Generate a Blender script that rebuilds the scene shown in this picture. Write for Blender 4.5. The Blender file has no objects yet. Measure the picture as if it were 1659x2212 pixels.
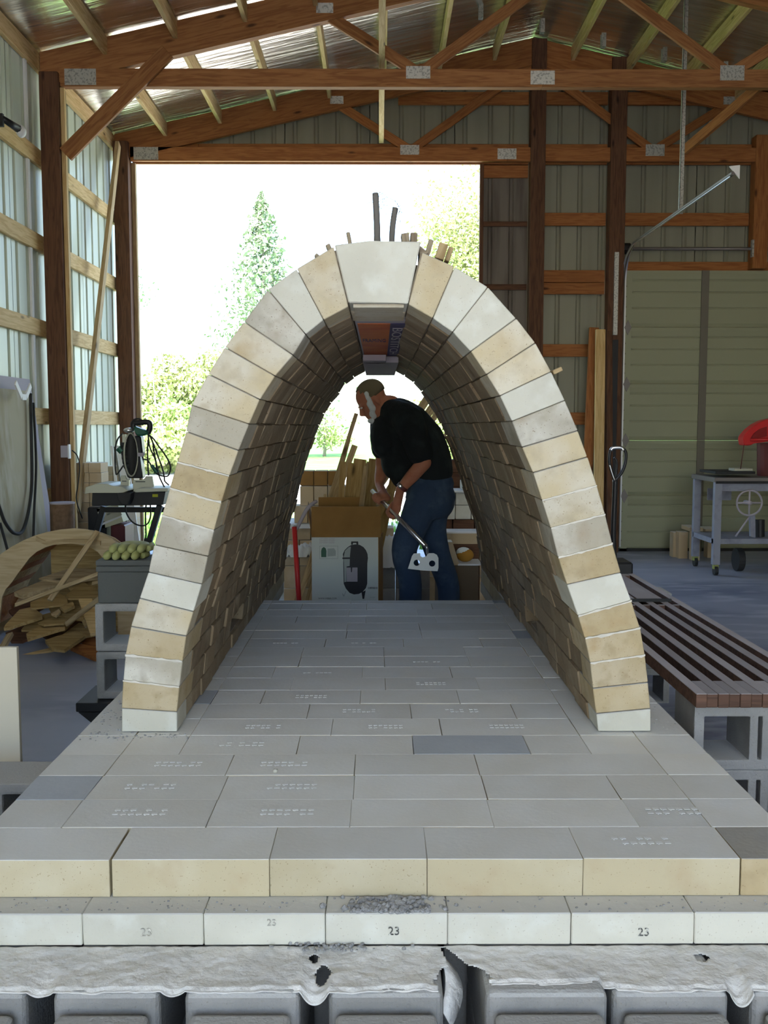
import bpy, bmesh, math, random
from mathutils import Vector, Matrix, noise
R = random.Random(7)
C = bpy.context.scene.collection
PI = math.pi
# ------------------------------------------------------------------ camera
F, HC, VX = 2100.0, 1.38, 820.0            # focal length in pixels of the 1659x2212 frame, eye height
PIT = math.atan(186/F)
YAW = math.atan((829.5-VX)/F*math.cos(PIT))
cd = bpy.data.cameras.new('camera'); cam = bpy.data.objects.new('camera', cd); C.objects.link(cam)
cam.location = (0, 0, HC); cam.rotation_euler = (PI/2-PIT, 0, -YAW)
cd.sensor_fit = 'VERTICAL'; cd.sensor_height = 24; cd.lens = 24*F/2212; cd.clip_start = .05; cd.clip_end = 600
bpy.context.scene.camera = cam
# ------------------------------------------------------------------ sky, sun, exposure
w = bpy.data.worlds.new('world'); bpy.context.scene.world = w; w.use_nodes = True
nt = w.node_tree; bg = nt.nodes['Background']
sky = nt.nodes.new('ShaderNodeTexSky'); sky.sky_type = 'NISHITA'; sky.sun_disc = False
sky.sun_elevation = math.radians(52); sky.sun_rotation = math.radians(200); sky.air_density = 1.0; sky.dust_density = 1.0; sky.ozone_density = 1
nt.links.new(sky.outputs[0], bg.inputs[0]); bg.inputs[1].default_value = 0.44
sd = bpy.data.lights.new('sun', 'SUN'); sun = bpy.data.objects.new('sun', sd); C.objects.link(sun)
sd.energy = 12.0; sd.angle = math.radians(.6); sd.color = (1, .95, .86)
sun.rotation_euler = (math.radians(38), 0, math.radians(-22))     # from behind the camera, a little left
v = bpy.context.scene.view_settings
v.view_transform = 'Standard'; v.look = 'None'; v.gamma = 1; v.use_curve_mapping = False; v.exposure = 1.25
# ------------------------------------------------------------------ helpers
def ray(px, py):
    x = (px-829.5)/F; y = (1106-py)/F
    fy = math.cos(PIT)+y*math.sin(PIT); fz = -math.sin(PIT)+y*math.cos(PIT)
    return Vector((x*math.cos(YAW)+fy*math.sin(YAW), -x*math.sin(YAW)+fy*math.cos(YAW), fz))
def aY(px, py, Y):                          # where the line of sight through a photo point meets depth Y / height z / wall X
    r = ray(px, py); return Vector((0, 0, HC))+r*(Y/r.y)
def aZ(px, py, z):
    r = ray(px, py); return Vector((0, 0, HC))+r*((z-HC)/r.z)
def aX(px, py, X):
    r = ray(px, py); return Vector((0, 0, HC))+r*(X/r.x)
ORG = {}
def org(p): return ORG.get(p.name, Vector((0, 0, 0))) if p else Vector((0, 0, 0))
def tag(o, label=None, cat=None, group=None, kind=None):
    if label: o['label'] = label
    if cat: o['category'] = cat
    if group: o['group'] = group
    if kind: o['kind'] = kind
    return o
def thing(name, label=None, cat=None, loc=(0, 0, 0), group=None, kind=None):
    o = bpy.data.objects.new(name, None); C.objects.link(o); o.location = loc; o.empty_display_size = .1
    ORG[o.name] = Vector(loc); return tag(o, label, cat, group, kind)
def link(name, me, m, parent=None, loc=(0, 0, 0), rot=None):
    o = bpy.data.objects.new(name, me); C.objects.link(o)
    if m is not None and not me.materials: me.materials.append(m)
    o.location = Vector(loc)-org(parent)
    if rot is not None: o.rotation_mode = 'QUATERNION'; o.rotation_quaternion = rot
    if parent: o.parent = parent
    ORG[o.name] = Vector(loc); return o
def obj(name, bm, m, parent=None, smooth=False):
    lo = [min(v.co[i] for v in bm.verts) for i in range(3)]; hi = [max(v.co[i] for v in bm.verts) for i in range(3)]
    c = Vector([(a+b)/2 for a, b in zip(lo, hi)])
    bmesh.ops.translate(bm, verts=bm.verts, vec=-c)
    bmesh.ops.recalc_face_normals(bm, faces=bm.faces)
    if smooth:
        for f in bm.faces: f.smooth = True
    me = bpy.data.meshes.new(name); bm.to_mesh(me); bm.free()
    return link(name, me, m, parent, c)
def nb(): return bmesh.new()
def hexa(bm, v8):                           # v8: four points of one end, then the four opposite
    v = [bm.verts.new(p) for p in v8]
    for f in ((0,1,2,3), (7,6,5,4), (0,4,5,1), (1,5,6,2), (2,6,7,3), (3,7,4,0)): bm.faces.new([v[i] for i in f])
    return v
def box(bm, x0, x1, y0, y1, z0, z1):
    return hexa(bm, [(x0,y0,z0), (x1,y0,z0), (x1,y0,z1), (x0,y0,z1), (x0,y1,z0), (x1,y1,z0), (x1,y1,z1), (x0,y1,z1)])
def bev(bm, w_, seg=1, verts=None):
    bmesh.ops.bevel(bm, geom=list(bm.edges), offset=w_, segments=seg, affect='EDGES', profile=.6, clamp_overlap=True)
def bx(name, x0, x1, y0, y1, z0, z1, m, parent=None, b=0.0):
    bm = nb(); box(bm, min(x0,x1), max(x0,x1), min(y0,y1), max(y0,y1), min(z0,z1), max(z0,z1))
    if b: bev(bm, b)
    return obj(name, bm, m, parent)
def frame(p0, p1, up=(0, 0, 1)):
    d = (Vector(p1)-Vector(p0)).normalized(); u = Vector(up)
    if abs(d.dot(u)) > .98: u = Vector((0, 1, 0))
    s = u.cross(d).normalized(); u2 = d.cross(s)
    return Matrix((d, s, u2)).transposed()
BEAMS = {}
def beam(name, p0, p1, wd, ht, m, parent=None, up=(0, 0, 1), b=.003, key=None):  # grain runs along local x
    p0, p1 = Vector(p0), Vector(p1); L = (p1-p0).length
    k = (round(L, 3), round(wd, 4), round(ht, 4), m.name)
    me = BEAMS.get(k)
    if me is None:
        bm = nb(); box(bm, -L/2, L/2, -wd/2, wd/2, -ht/2, ht/2)
        if b: bev(bm, min(b, wd*.2, ht*.2))
        bmesh.ops.recalc_face_normals(bm, faces=bm.faces)
        me = bpy.data.meshes.new(name); bm.to_mesh(me); bm.free(); BEAMS[k] = me
    return link(name, me, m, parent, (p0+p1)/2, frame(p0, p1, up).to_quaternion())
def tube(bm, pts, rad, seg=8, cap=True):
    pts = [Vector(p) for p in pts]; n = len(pts)
    rad = rad if isinstance(rad, (list, tuple)) else [rad]*n
    rings = []; prev = None
    for i, p in enumerate(pts):
        d = (pts[min(i+1, n-1)]-pts[max(i-1, 0)]).normalized()
        if prev is None:
            a = Vector((0, 0, 1)) if abs(d.z) < .9 else Vector((1, 0, 0)); s = d.cross(a).normalized()
        else: s = (prev-d*prev.dot(d)).normalized()
        prev = s; t = d.cross(s)
        rings.append([bm.verts.new(p+(s*math.cos(2*PI*k/seg)+t*math.sin(2*PI*k/seg))*rad[i]) for k in range(seg)])
    for a, b_ in zip(rings, rings[1:]):
        for k in range(seg): bm.faces.new((a[k], a[(k+1) % seg], b_[(k+1) % seg], b_[k]))
    if cap: bm.faces.new(rings[0][::-1]); bm.faces.new(rings[-1])
def spline(pts, n=8):
    pts = [Vector(p) for p in pts]; out = []
    for i in range(len(pts)-1):
        p0, p1, p2, p3 = pts[max(i-1, 0)], pts[i], pts[i+1], pts[min(i+2, len(pts)-1)]
        for k in range(n):
            t = k/n; out.append(.5*((2*p1)+(p2-p0)*t+(2*p0-5*p1+4*p2-p3)*t*t+(3*p1-p0-3*p2+p3)*t**3))
    return out+[pts[-1]]
def tubo(name, pts, rad, m, parent=None, seg=8, sp=0):
    bm = nb(); tube(bm, spline(pts, sp) if sp else pts, rad, seg); return obj(name, bm, m, parent, True)
def ell(bm, c, r, rot=None, seg=16, rings=10):
    g = bmesh.ops.create_uvsphere(bm, u_segments=seg, v_segments=rings, radius=1)['verts']
    mt = Matrix.Translation(c) @ (rot.to_4x4() if rot is not None else Matrix.Identity(4)) @ Matrix.Diagonal((*r, 1))
    bmesh.ops.transform(bm, matrix=mt, verts=g)
def cyl(bm, p0, p1, r0, r1=None, seg=16): tube(bm, [p0, p1], [r0, r0 if r1 is None else r1], seg)
def prism(bm, pts, off):                    # flat outline pts given thickness along the vector off
    a = [bm.verts.new(p) for p in pts]; b_ = [bm.verts.new(Vector(p)+Vector(off)) for p in pts]; n = len(a)
    bm.faces.new(a); bm.faces.new(b_[::-1])
    for i in range(n): bm.faces.new((a[i], b_[i], b_[(i+1) % n], a[(i+1) % n]))
def copy_tree(o, loc=None, rotz=None, parent=None):
    c = o.copy(); C.objects.link(c)
    if parent: c.parent = parent
    if loc is not None: c.location = loc
    if rotz is not None: c.rotation_euler = (0, 0, rotz)
    for ch in list(o.children): copy_tree(ch, parent=c)
    return c
def text(name, s, size, loc, mt, m, parent=None, align='CENTER'):
    cu = bpy.data.curves.new('t', 'FONT'); cu.body = s; cu.size = size; cu.align_x = align; cu.align_y = 'CENTER'; cu.extrude = .0004; cu.resolution_u = 3
    t = bpy.data.objects.new('t', cu); C.objects.link(t)
    me = bpy.data.meshes.new_from_object(t.evaluated_get(bpy.context.evaluated_depsgraph_get()))
    bpy.data.objects.remove(t); bpy.data.curves.remove(cu); me.name = name; me.materials.clear()
    return link(name, me, m, parent, loc, mt.to_quaternion())
FACE = Matrix(((1, 0, 0), (0, 0, -1), (0, 1, 0)))       # lettering that faces the camera side (-y)
# ------------------------------------------------------------------ materials
def mat(name, col, rough=.85, metal=0, var=0.0, n=(), bump=None, dust=None, grain=None, stretch=(1, 1, 1), aniso=0, spec=.3, speck=None):
    m = bpy.data.materials.new(name); m.use_nodes = True; t = m.node_tree; L = t.links.new
    b = t.nodes['Principled BSDF']; b.inputs['Roughness'].default_value = rough; b.inputs['Metallic'].default_value = metal
    b.inputs['Specular IOR Level'].default_value = spec
    tc = t.nodes.new('ShaderNodeTexCoord'); oi = t.nodes.new('ShaderNodeObjectInfo')
    ad = t.nodes.new('ShaderNodeVectorMath'); ad.operation = 'MULTIPLY_ADD'
    cx = t.nodes.new('ShaderNodeCombineXYZ'); 
    for i in range(3): L(oi.outputs['Random'], cx.inputs[i])
    ad.inputs[1].default_value = (37, 53, 71); L(cx.outputs[0], ad.inputs[0]); L(tc.outputs['Object'], ad.inputs[2])
    mp = t.nodes.new('ShaderNodeMapping'); mp.inputs['Scale'].default_value = stretch; L(ad.outputs[0], mp.inputs[0])
    rgb = t.nodes.new('ShaderNodeRGB'); rgb.outputs[0].default_value = (*col, 1); cur = rgb.outputs[0]
    def mix(fac, c2, cur, mode='MIX'):
        x = t.nodes.new('ShaderNodeMix'); x.data_type = 'RGBA'; x.blend_type = mode
        if isinstance(fac, float): x.inputs[0].default_value = fac
        else: L(fac, x.inputs[0])
        L(cur, x.inputs[6]); x.inputs[7].default_value = (*c2, 1); return x.outputs[2]
    def ns(sc, lo, hi, vec, det=5, dist=0):
        q = t.nodes.new('ShaderNodeTexNoise'); q.inputs['Scale'].default_value = sc; q.inputs['Detail'].default_value = det; q.inputs['Distortion'].default_value = dist; L(vec, q.inputs['Vector'])
        r = t.nodes.new('ShaderNodeMapRange'); r.inputs[1].default_value = lo; r.inputs[2].default_value = hi; L(q.outputs[0], r.inputs[0]); return r.outputs[0], q.outputs[0]
    for (sc, c2, lo, hi) in n: cur = mix(ns(sc, lo, hi, mp.outputs[0])[0], c2, cur)
    if grain:
        g = t.nodes.new('ShaderNodeMapping'); g.inputs['Scale'].default_value = (1.2, 14, 14); L(ad.outputs[0], g.inputs[0])
        cur = mix(ns(3.0, .42, .62, g.outputs[0], 8, 1.2)[0], grain, cur)
        vo = t.nodes.new('ShaderNodeTexVoronoi'); g2 = t.nodes.new('ShaderNodeMapping'); g2.inputs['Scale'].default_value = (2.2, 7, 7); L(ad.outputs[0], g2.inputs[0]); L(g2.outputs[0], vo.inputs['Vector']); vo.inputs['Scale'].default_value = 1
        r = t.nodes.new('ShaderNodeMapRange'); r.inputs[1].default_value = .13; r.inputs[2].default_value = .05; L(vo.outputs['Distance'], r.inputs[0]); cur = mix(r.outputs[0], tuple(c*.35 for c in grain), cur)
    if speck: cur = mix(ns(speck[0], speck[2], speck[2]+.04, ad.outputs[0], 2)[0], speck[1], cur)
    if dust:
        ge = t.nodes.new('ShaderNodeNewGeometry'); se = t.nodes.new('ShaderNodeSeparateXYZ'); L(ge.outputs['True Normal'], se.inputs[0])
        r = t.nodes.new('ShaderNodeMapRange'); r.inputs[1].default_value = .5; r.inputs[2].default_value = .72; L(se.outputs[2], r.inputs[0])
        nn = ns(5, .2, .75, ad.outputs[0])[0]; mu = t.nodes.new('ShaderNodeMath'); mu.operation = 'MULTIPLY_ADD'; L(nn, mu.inputs[0]); mu.inputs[1].default_value = .3; mu.inputs[2].default_value = .7
        m2 = t.nodes.new('ShaderNodeMath'); m2.operation = 'MULTIPLY'; L(mu.outputs[0], m2.inputs[0]); L(r.outputs[0], m2.inputs[1]); cur = mix(m2.outputs[0], dust, cur)
    if var:
        h = t.nodes.new('ShaderNodeHueSaturation'); r = t.nodes.new('ShaderNodeMapRange'); r.inputs[3].default_value = 1-var; r.inputs[4].default_value = 1+var
        L(oi.outputs['Random'], r.inputs[0]); L(r.outputs[0], h.inputs['Value']); L(cur, h.inputs['Color']); cur = h.outputs[0]
    L(cur, b.inputs['Base Color'])
    if bump:
        q = ns(bump[0], 0, 1, mp.outputs[0], 6)[1]; bp = t.nodes.new('ShaderNodeBump'); bp.inputs['Strength'].default_value = bump[1]; bp.inputs['Distance'].default_value = bump[2]
        L(q, bp.inputs['Height']); L(bp.outputs[0], b.inputs['Normal'])
    m.diffuse_color = (*col, 1); return m
GREY_D = (.36, .365, .36)
M = {}
M['b_white'] = mat('insulating_brick', (.64, .62, .53), .95, n=[(4, (.52, .5, .42), .45, .75), (14, (.7, .7, .63), .5, .75)], bump=(60, .25, .004), speck=(260, (.5, .46, .38), .68), dust=(.58, .575, .55), var=.04)
M['b_buff'] = mat('buff_firebrick', (.57, .48, .315), .92, n=[(5, (.64, .59, .48), .42, .62), (22, (.47, .4, .28), .5, .8), (9, (.5, .4, .25), .56, .72)], bump=(70, .3, .004), speck=(230, (.38, .3, .19), .67), dust=GREY_D, var=.08)
M['b_tan'] = mat('tan_firebrick', (.485, .385, .225), .92, n=[(5, (.57, .48, .33), .42, .62), (24, (.4, .31, .18), .5, .8), (8, (.44, .31, .16), .58, .75)], bump=(70, .3, .004), speck=(230, (.33, .24, .13), .67), dust=GREY_D, var=.08)
M['b_grey'] = mat('stained_firebrick', (.44, .40, .315), .92, n=[(5, (.63, .6, .52), .5, .6), (20, (.36, .32, .25), .5, .8), (7, (.4, .33, .24), .55, .7)], bump=(70, .35, .004), speck=(230, (.3, .25, .18), .67), var=.08)
M['b_in'] = mat('arch_firebrick', (.27, .20, .125), .92, n=[(6, (.37, .30, .205), .5, .7), (9, (.18, .125, .075), .55, .75)], bump=(60, .4, .005), speck=(110, (.18, .12, .07), .66), var=.22)  # firebrick darkened in colour for the shade inside the vault
M['b_floor'] = mat('floor_firebrick', (.53, .455, .30), .92, n=[(5, (.61, .55, .4), .45, .7), (9, (.48, .38, .24), .58, .75)], bump=(90, .2, .003), speck=(230, (.4, .32, .2), .67), dust=(.73, .735, .725), var=.07)
M['b_dark'] = mat('dark_floor_brick', (.36, .36, .36), .9, n=[(7, (.26, .28, .33), .4, .7)], bump=(60, .3, .003), dust=(.47, .50, .54))
M['mortar'] = mat('pale_mortar', (.72, .68, .6), .95, n=[(20, (.6, .57, .5), .4, .7)], bump=(80, .5, .004))
M['joint'] = mat('brown_joint_mortar', (.30, .25, .19), .95, n=[(14, (.5, .45, .37), .55, .7)])
M['crumb'] = mat('grey_mortar_crumbs', (.36, .36, .36), .95, n=[(30, (.5, .5, .5), .45, .7)], bump=(120, .6, .004), var=.2)
M['mark'] = mat('faint_stamp', (.765, .77, .76), .95)
M['ink'] = mat('black_stamp_ink', (.09, .09, .085), .9, n=[(90, (.6, .6, .55), .52, .6)])
M['paper'] = mat('dusty_building_paper', (.78, .765, .73), .9, n=[(7, (.6, .59, .57), .45, .7), (25, (.84, .82, .79), .5, .75)], bump=(22, .8, .02))
M['block'] = mat('concrete_block', (.27, .265, .255), .95, n=[(6, (.36, .35, .335), .45, .7)], bump=(140, .6, .005), speck=(200, (.24, .23, .21), .66), dust=(.46, .46, .45), var=.1)
M['slab'] = mat('concrete_floor', (.31, .34, .44), .5, n=[(1.3, (.19, .22, .32), .42, .62), (5, (.46, .49, .58), .52, .7), (.5, (.40, .43, .52), .45, .7)], stretch=(.5, 1.4, 1), bump=(30, .12, .004), spec=.4)
M['pine'] = mat('yellow_pine', (.66, .47, .22), .75, grain=(.52, .34, .13), var=.1)
M['pine_red'] = mat('orange_pine', (.38, .15, .045), .7, grain=(.27, .095, .027), var=.12)
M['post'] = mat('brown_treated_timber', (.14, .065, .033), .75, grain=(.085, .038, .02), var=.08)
M['truss'] = mat('truss_timber', (.36, .16, .055), .72, grain=(.25, .10, .033), var=.08)
M['oldwood'] = mat('weathered_board', (.48, .36, .2), .85, grain=(.34, .24, .12), var=.14)
M['scrap'] = mat('scrap_plywood', (.42, .29, .12), .85, grain=(.30, .19, .07), var=.18)
M['ply'] = mat('plywood', (.52, .40, .235), .8, grain=(.43, .32, .17), var=.06)
M['plyw'] = mat('pale_plywood', (.66, .60, .47), .8, n=[(6, (.5, .4, .28), .6, .8)], var=.04)
M['sheet'] = mat('weathered_plywood', (.44, .39, .26), .85, n=[(3, (.34, .29, .17), .45, .65), (9, (.5, .46, .35), .5, .7)], stretch=(1, 1, .35))
M['shim'] = mat('cedar_shim', (.34, .28, .2), .85, grain=(.22, .17, .12), var=.15)
M['stick'] = mat('bark_stick', (.16, .15, .14), .9, bump=(40, .6, .006))
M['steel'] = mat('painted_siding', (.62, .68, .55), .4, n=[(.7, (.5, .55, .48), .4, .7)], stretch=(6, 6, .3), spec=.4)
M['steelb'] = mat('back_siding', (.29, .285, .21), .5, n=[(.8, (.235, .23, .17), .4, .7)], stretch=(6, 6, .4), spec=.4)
M['steeld'] = mat('weathered_siding', (.19, .165, .135), .6, n=[(2, (.12, .10, .08), .45, .65)], stretch=(5, 5, .5))
M['galv'] = mat('galvanised_plate', (.5, .5, .46), .45, 0.6, n=[(60, (.3, .3, .28), .5, .6)])
M['alum'] = mat('bright_steel', (.75, .76, .78), .3, .95)
M['steelrod'] = mat('dull_steel', (.22, .2, .19), .5, .6)
M['foil'] = mat('foil_insulation', (.88, .86, .78), .22, .95, n=[(2.2, (.6, .57, .5), .4, .65)], stretch=(.4, 4, 1), bump=(4, .45, .02))
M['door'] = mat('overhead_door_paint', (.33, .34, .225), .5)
M['dark'] = mat('dark_strap', (.17, .155, .12), .6)
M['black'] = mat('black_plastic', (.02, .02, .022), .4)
M['rub'] = mat('black_rubber', (.03, .03, .03), .7)
M['green'] = mat('dark_green_plastic', (.02, .1, .06), .4)
M['ltgrey'] = mat('cast_aluminium', (.5, .5, .4), .5, .3)
M['red'] = mat('red_enamel', (.6, .03, .03), .35)
M['maroon'] = mat('maroon_motor', (.12, .03, .03), .5)
M['tgrey'] = mat('blue_grey_paint', (.27, .28, .33), .55, n=[(9, (.2, .2, .25), .5, .7)])
M['card'] = mat('brown_cardboard', (.33, .18, .055), .85, n=[(8, (.28, .15, .045), .4, .7)])
M['cardw'] = mat('white_cardboard', (.62, .66, .62), .6)
M['print'] = mat('black_print', (.02, .02, .025), .5)
M['printg'] = mat('grey_print', (.38, .42, .4), .7)
M['printp'] = mat('faded_print', (.42, .36, .4), .7)
M['orange'] = mat('orange_print', (.55, .15, .04), .7, n=[(6, (.45, .08, .03), .4, .7)])
M['purple'] = mat('navy_print', (.035, .02, .10), .6)
M['lav'] = mat('grey_card', (.42, .38, .42), .8)
M['glove'] = mat('olive_rubber_glove', (.36, .37, .15), .7, n=[(20, (.28, .29, .10), .4, .7)], bump=(60, .4, .003))
M['jeans'] = mat('blue_denim', (.035, .06, .11), .9, n=[(7, (.08, .12, .18), .5, .75), (30, (.03, .055, .1), .5, .7)], bump=(160, .35, .002))
M['shirt'] = mat('black_tshirt', (.012, .016, .018), .9, n=[(9, (.02, .03, .03), .5, .7)], bump=(14, .4, .02))
M['skin'] = mat('tanned_skin', (.46, .19, .11), .55, n=[(14, (.4, .14, .08), .5, .7)])
M['hair'] = mat('short_grey_brown_hair', (.16, .135, .08), .9, bump=(200, .6, .003))
M['whair'] = mat('white_hair', (.75, .8, .78), .9, bump=(120, .8, .006))
M['white'] = mat('white_paint', (.78, .78, .76), .6)
M['leaf'] = mat('green_leaves', (.33, .42, .14), .7, n=[(.6, (.46, .54, .24), .4, .7)])
M['leafy'] = mat('yellow_green_leaves', (.40, .44, .2), .7, n=[(.6, (.28, .34, .12), .4, .7)])
M['conif'] = mat('conifer_needles', (.27, .35, .22), .8, n=[(.6, (.18, .25, .15), .4, .7)])
M['bark'] = mat('tree_bark', (.3, .26, .24), .9, bump=(6, .6, .03))
M['grass'] = mat('lawn_grass', (.13, .30, .055), .9, n=[(1, (.2, .38, .09), .4, .7)])
M['gravel'] = mat('pale_gravel_drive', (.62, .6, .56), .95, n=[(6, (.5, .48, .45), .4, .7)])
M['cinbrick'] = mat('stacked_buff_brick', (.52, .40, .25), .92, n=[(6, (.6, .5, .36), .5, .7)], bump=(60, .3, .004), dust=(.7, .68, .62), var=.16)
M['dust'] = mat('white_dust_cloth', (.7, .72, .74), .9, bump=(8, .5, .02))
# ================================================================== building shell
YB = 10.68; YT = 8.36; XL = -2.85; XR = 6.1; XP = 1.62; YF = -4.2
def rz(x): return 5.45-.2235*abs(x-XP)
tag(bx('floor', XL-.1, XR+.1, YF, YB+.12, -.15, 0, M['slab']), kind='structure')
g = nb(); box(g, -40, -2.3, YB+.12, 16.6, -.3, -.03); tag(obj('ground_lawn', g, M['grass']), kind='structure')
g = nb(); box(g, -2.3, 60, YB+.12, 16.6, -.3, -.04); tag(obj('ground_apron', g, M['gravel']), kind='structure')
g = nb(); box(g, -60, 60, 16.6, 30, -.3, -.04); tag(obj('ground_drive', g, M['gravel']), kind='structure')
g = nb(); box(g, -120, 120, 30, 140, -.3, -.03); tag(obj('ground_field', g, M['grass']), kind='structure')
g = nb(); box(g, -30, 30, -30, YF, -.3, -.03); tag(obj('ground_yard', g, M['gravel']), kind='structure')
FO = (-2.0, 2.7)       # unseen doorway behind the camera, sized to limit the daylight
# ---- ribbed siding panels, 36 inch cover, a rib every 9 inches pushed outwards
def prof(w_, s0=0):
    out = [(0, 0)]
    for k in range(4):
        c = .114+k*.2286
        if c+.03 > w_: break
        out += [(c-.028, 0), (c-.012, .022), (c+.012, .022), (c+.028, 0)]
    return out+[(w_, 0)]
def panel(parent, axis, a0, a1, plane, outdir, z0, ztop, m):
    bm = nb(); pr = prof(a1-a0)
    lo, hi = [], []
    for th in (0, .0012):
        for (s, d) in pr:
            q = plane+outdir*(d+th); a = a0+s
            p = (a, q) if axis == 'x' else (q, a)
            zt = ztop(a) if callable(ztop) else ztop
            lo.append(bm.verts.new((*p, z0))); hi.append(bm.verts.new((*p, zt)))
    n = len(pr)
    for o_ in (0, n):
        for i in range(n-1): bm.faces.new((lo[o_+i], lo[o_+i+1], hi[o_+i+1], hi[o_+i]))
    return obj('siding_panel', bm, m, parent)
wl = thing('wall_left', loc=(XL, 4, 0), kind='structure')
y = YF
while y < YB+.05:
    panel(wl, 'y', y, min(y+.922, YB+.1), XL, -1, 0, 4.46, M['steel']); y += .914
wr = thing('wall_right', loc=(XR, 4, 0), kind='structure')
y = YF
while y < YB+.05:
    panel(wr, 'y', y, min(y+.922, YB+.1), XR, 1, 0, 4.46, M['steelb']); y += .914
wb = thing('wall_back', loc=(0, YB, 0), kind='structure')
OL, OR_, OT = -2.63, 1.08, 4.17
x = XL
while x < OR_-.01:
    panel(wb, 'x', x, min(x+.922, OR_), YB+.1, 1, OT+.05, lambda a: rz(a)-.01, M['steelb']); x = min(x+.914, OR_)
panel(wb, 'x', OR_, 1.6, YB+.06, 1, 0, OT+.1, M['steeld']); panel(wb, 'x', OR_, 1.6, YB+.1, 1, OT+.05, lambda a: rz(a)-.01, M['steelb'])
x = 1.6
while x < XR-.01:
    x1 = min(x+.914, XR)
    zb = 3.06 if x > 2.5 and x1 < 6 else 0
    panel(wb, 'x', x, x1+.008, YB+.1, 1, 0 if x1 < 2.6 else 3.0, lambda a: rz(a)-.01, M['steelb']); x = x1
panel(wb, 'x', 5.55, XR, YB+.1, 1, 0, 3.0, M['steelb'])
wf = thing('wall_front_added', loc=(0, YF, 0), kind='structure')  # unseen wall added to cut the daylight from behind the camera
x = XL
while x < XR-.01:
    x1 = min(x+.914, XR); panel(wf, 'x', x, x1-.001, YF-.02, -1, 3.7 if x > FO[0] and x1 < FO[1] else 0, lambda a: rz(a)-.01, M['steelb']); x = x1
# ---- girts and posts
def post(name, x0, x1, y0, y1, z1, m, parent, z0=0):
    return beam(name, ((x0+x1)/2, (y0+y1)/2, z0), ((x0+x1)/2, (y0+y1)/2, z1), abs(y1-y0), abs(x1-x0), m, parent, up=(1, 0, 0))
for z in (.12, .78, 1.46, 2.19, 2.89, 3.59):
    for a, b_ in ((YF, 3.6), (3.6, 5.98), (5.98, 8.30), (8.30, YB-.0)):
        beam('girt', (XL+.023, a+.004, z), (XL+.023, b_-.004, z), .038, .135, M['pine'], wl)
    beam('girt', (XR-.023, YF, z), (XR-.023, YB, z), .038, .135, M['pine'], wr)
for a, b_ in ((YF, 3.6), (3.6, 8.30), (8.30, YB)): beam('eave_plate', (XL+.025, a, 4.37), (XL+.025, b_-.004, 4.37), .04, .15, M['pine'], wl)
for yy in (1.3, 3.65, 6.0, YT):
    post('post', -2.80, -2.645, yy-.08, yy+.07, 4.28, M['post'], wl)
    post('post', XR-.2, XR-.05, yy-.08, yy+.07, 4.28, M['post'], wr)
post('post', -2.80, -2.645, YB-.17, YB-.02, 4.36, M['post'], wl)
post('batten', -2.645, -2.61, YT-.03, YT+.01, 4.17, M['pine'], wl)
post('batten', -2.645, -2.625, YT+.03, YT+.07, 4.17, M['oldwood'], wl)
post('batten', -2.845, -2.825, YT-.32, YT-.27, 4.3, M['white'], wl)  # white strip added for the glare along the siding edge
post('trim_board', -2.645, -2.60, YB-.04, YB+.02, OT, M['oldwood'], wb)
post('post', 1.60, 1.755, YB-.13, YB+.02, rz(1.68)-.02, M['post'], wb)
post('post', 2.445, 2.61, YB-.13, YB+.02, rz(2.5)-.02, M['post'], wb)
post('post', 3.99, 4.15, YB-.10, YB+.04, 4.45, M['pine_red'], wb, 3.06)
post('post', 5.62, 5.8, YB-.13, YB+.02, rz(5.7)-.03, M['post'], wb)
for (a, b_, z, h, m_) in ((1.765, 2.44, 3.60, .135, 'pine_red'), (2.62, 3.985, 3.60, .135, 'pine_red'), (1.765, 2.44, 2.995, .13, 'pine_red'), (1.765, 2.44, 2.865, .12, 'pine_red'),
        (1.765, 2.44, 2.20, .135, 'pine_red'), (1.765, 2.44, 1.46, .135, 'pine_red'), (1.765, 2.44, .78, .135, 'pine_red'), (1.09, 1.595, 4.10, .13, 'pine_red'), (1.09, 1.595, 3.55, .05, 'post'), (1.09, 1.595, 2.88, .06, 'post'), (1.09, 1.595, 2.2, .06, 'post'), (1.09, 1.595, 1.46, .06, 'post'),
        (2.62, 5.6, 3.10, .1, 'pine_red'), (.2, 1.595, 4.86, .13, 'pine_red'), (1.765, 2.44, 4.86, .13, 'pine_red'), (2.62, 4.2, 4.86, .13, 'pine_red'), (4.16, 5.6, 3.6, .135, 'pine_red')):
    beam('girt', (a, YB+.045, z), (b_, YB+.045, z), .038, h, M[m_], wb)
for (a, b_) in ((-2.64, -1.93), (-1.93, 1.595), (1.765, 2.44), (2.62, 3.985)): beam('header', (a, YB+.025, 4.275), (b_-.002, YB+.025, 4.275), .04, .21, M['pine_red'], wb)
post('door_jamb', 1.075, 1.115, YB-.02, YB+.04, OT, M['post'], wb)
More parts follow.
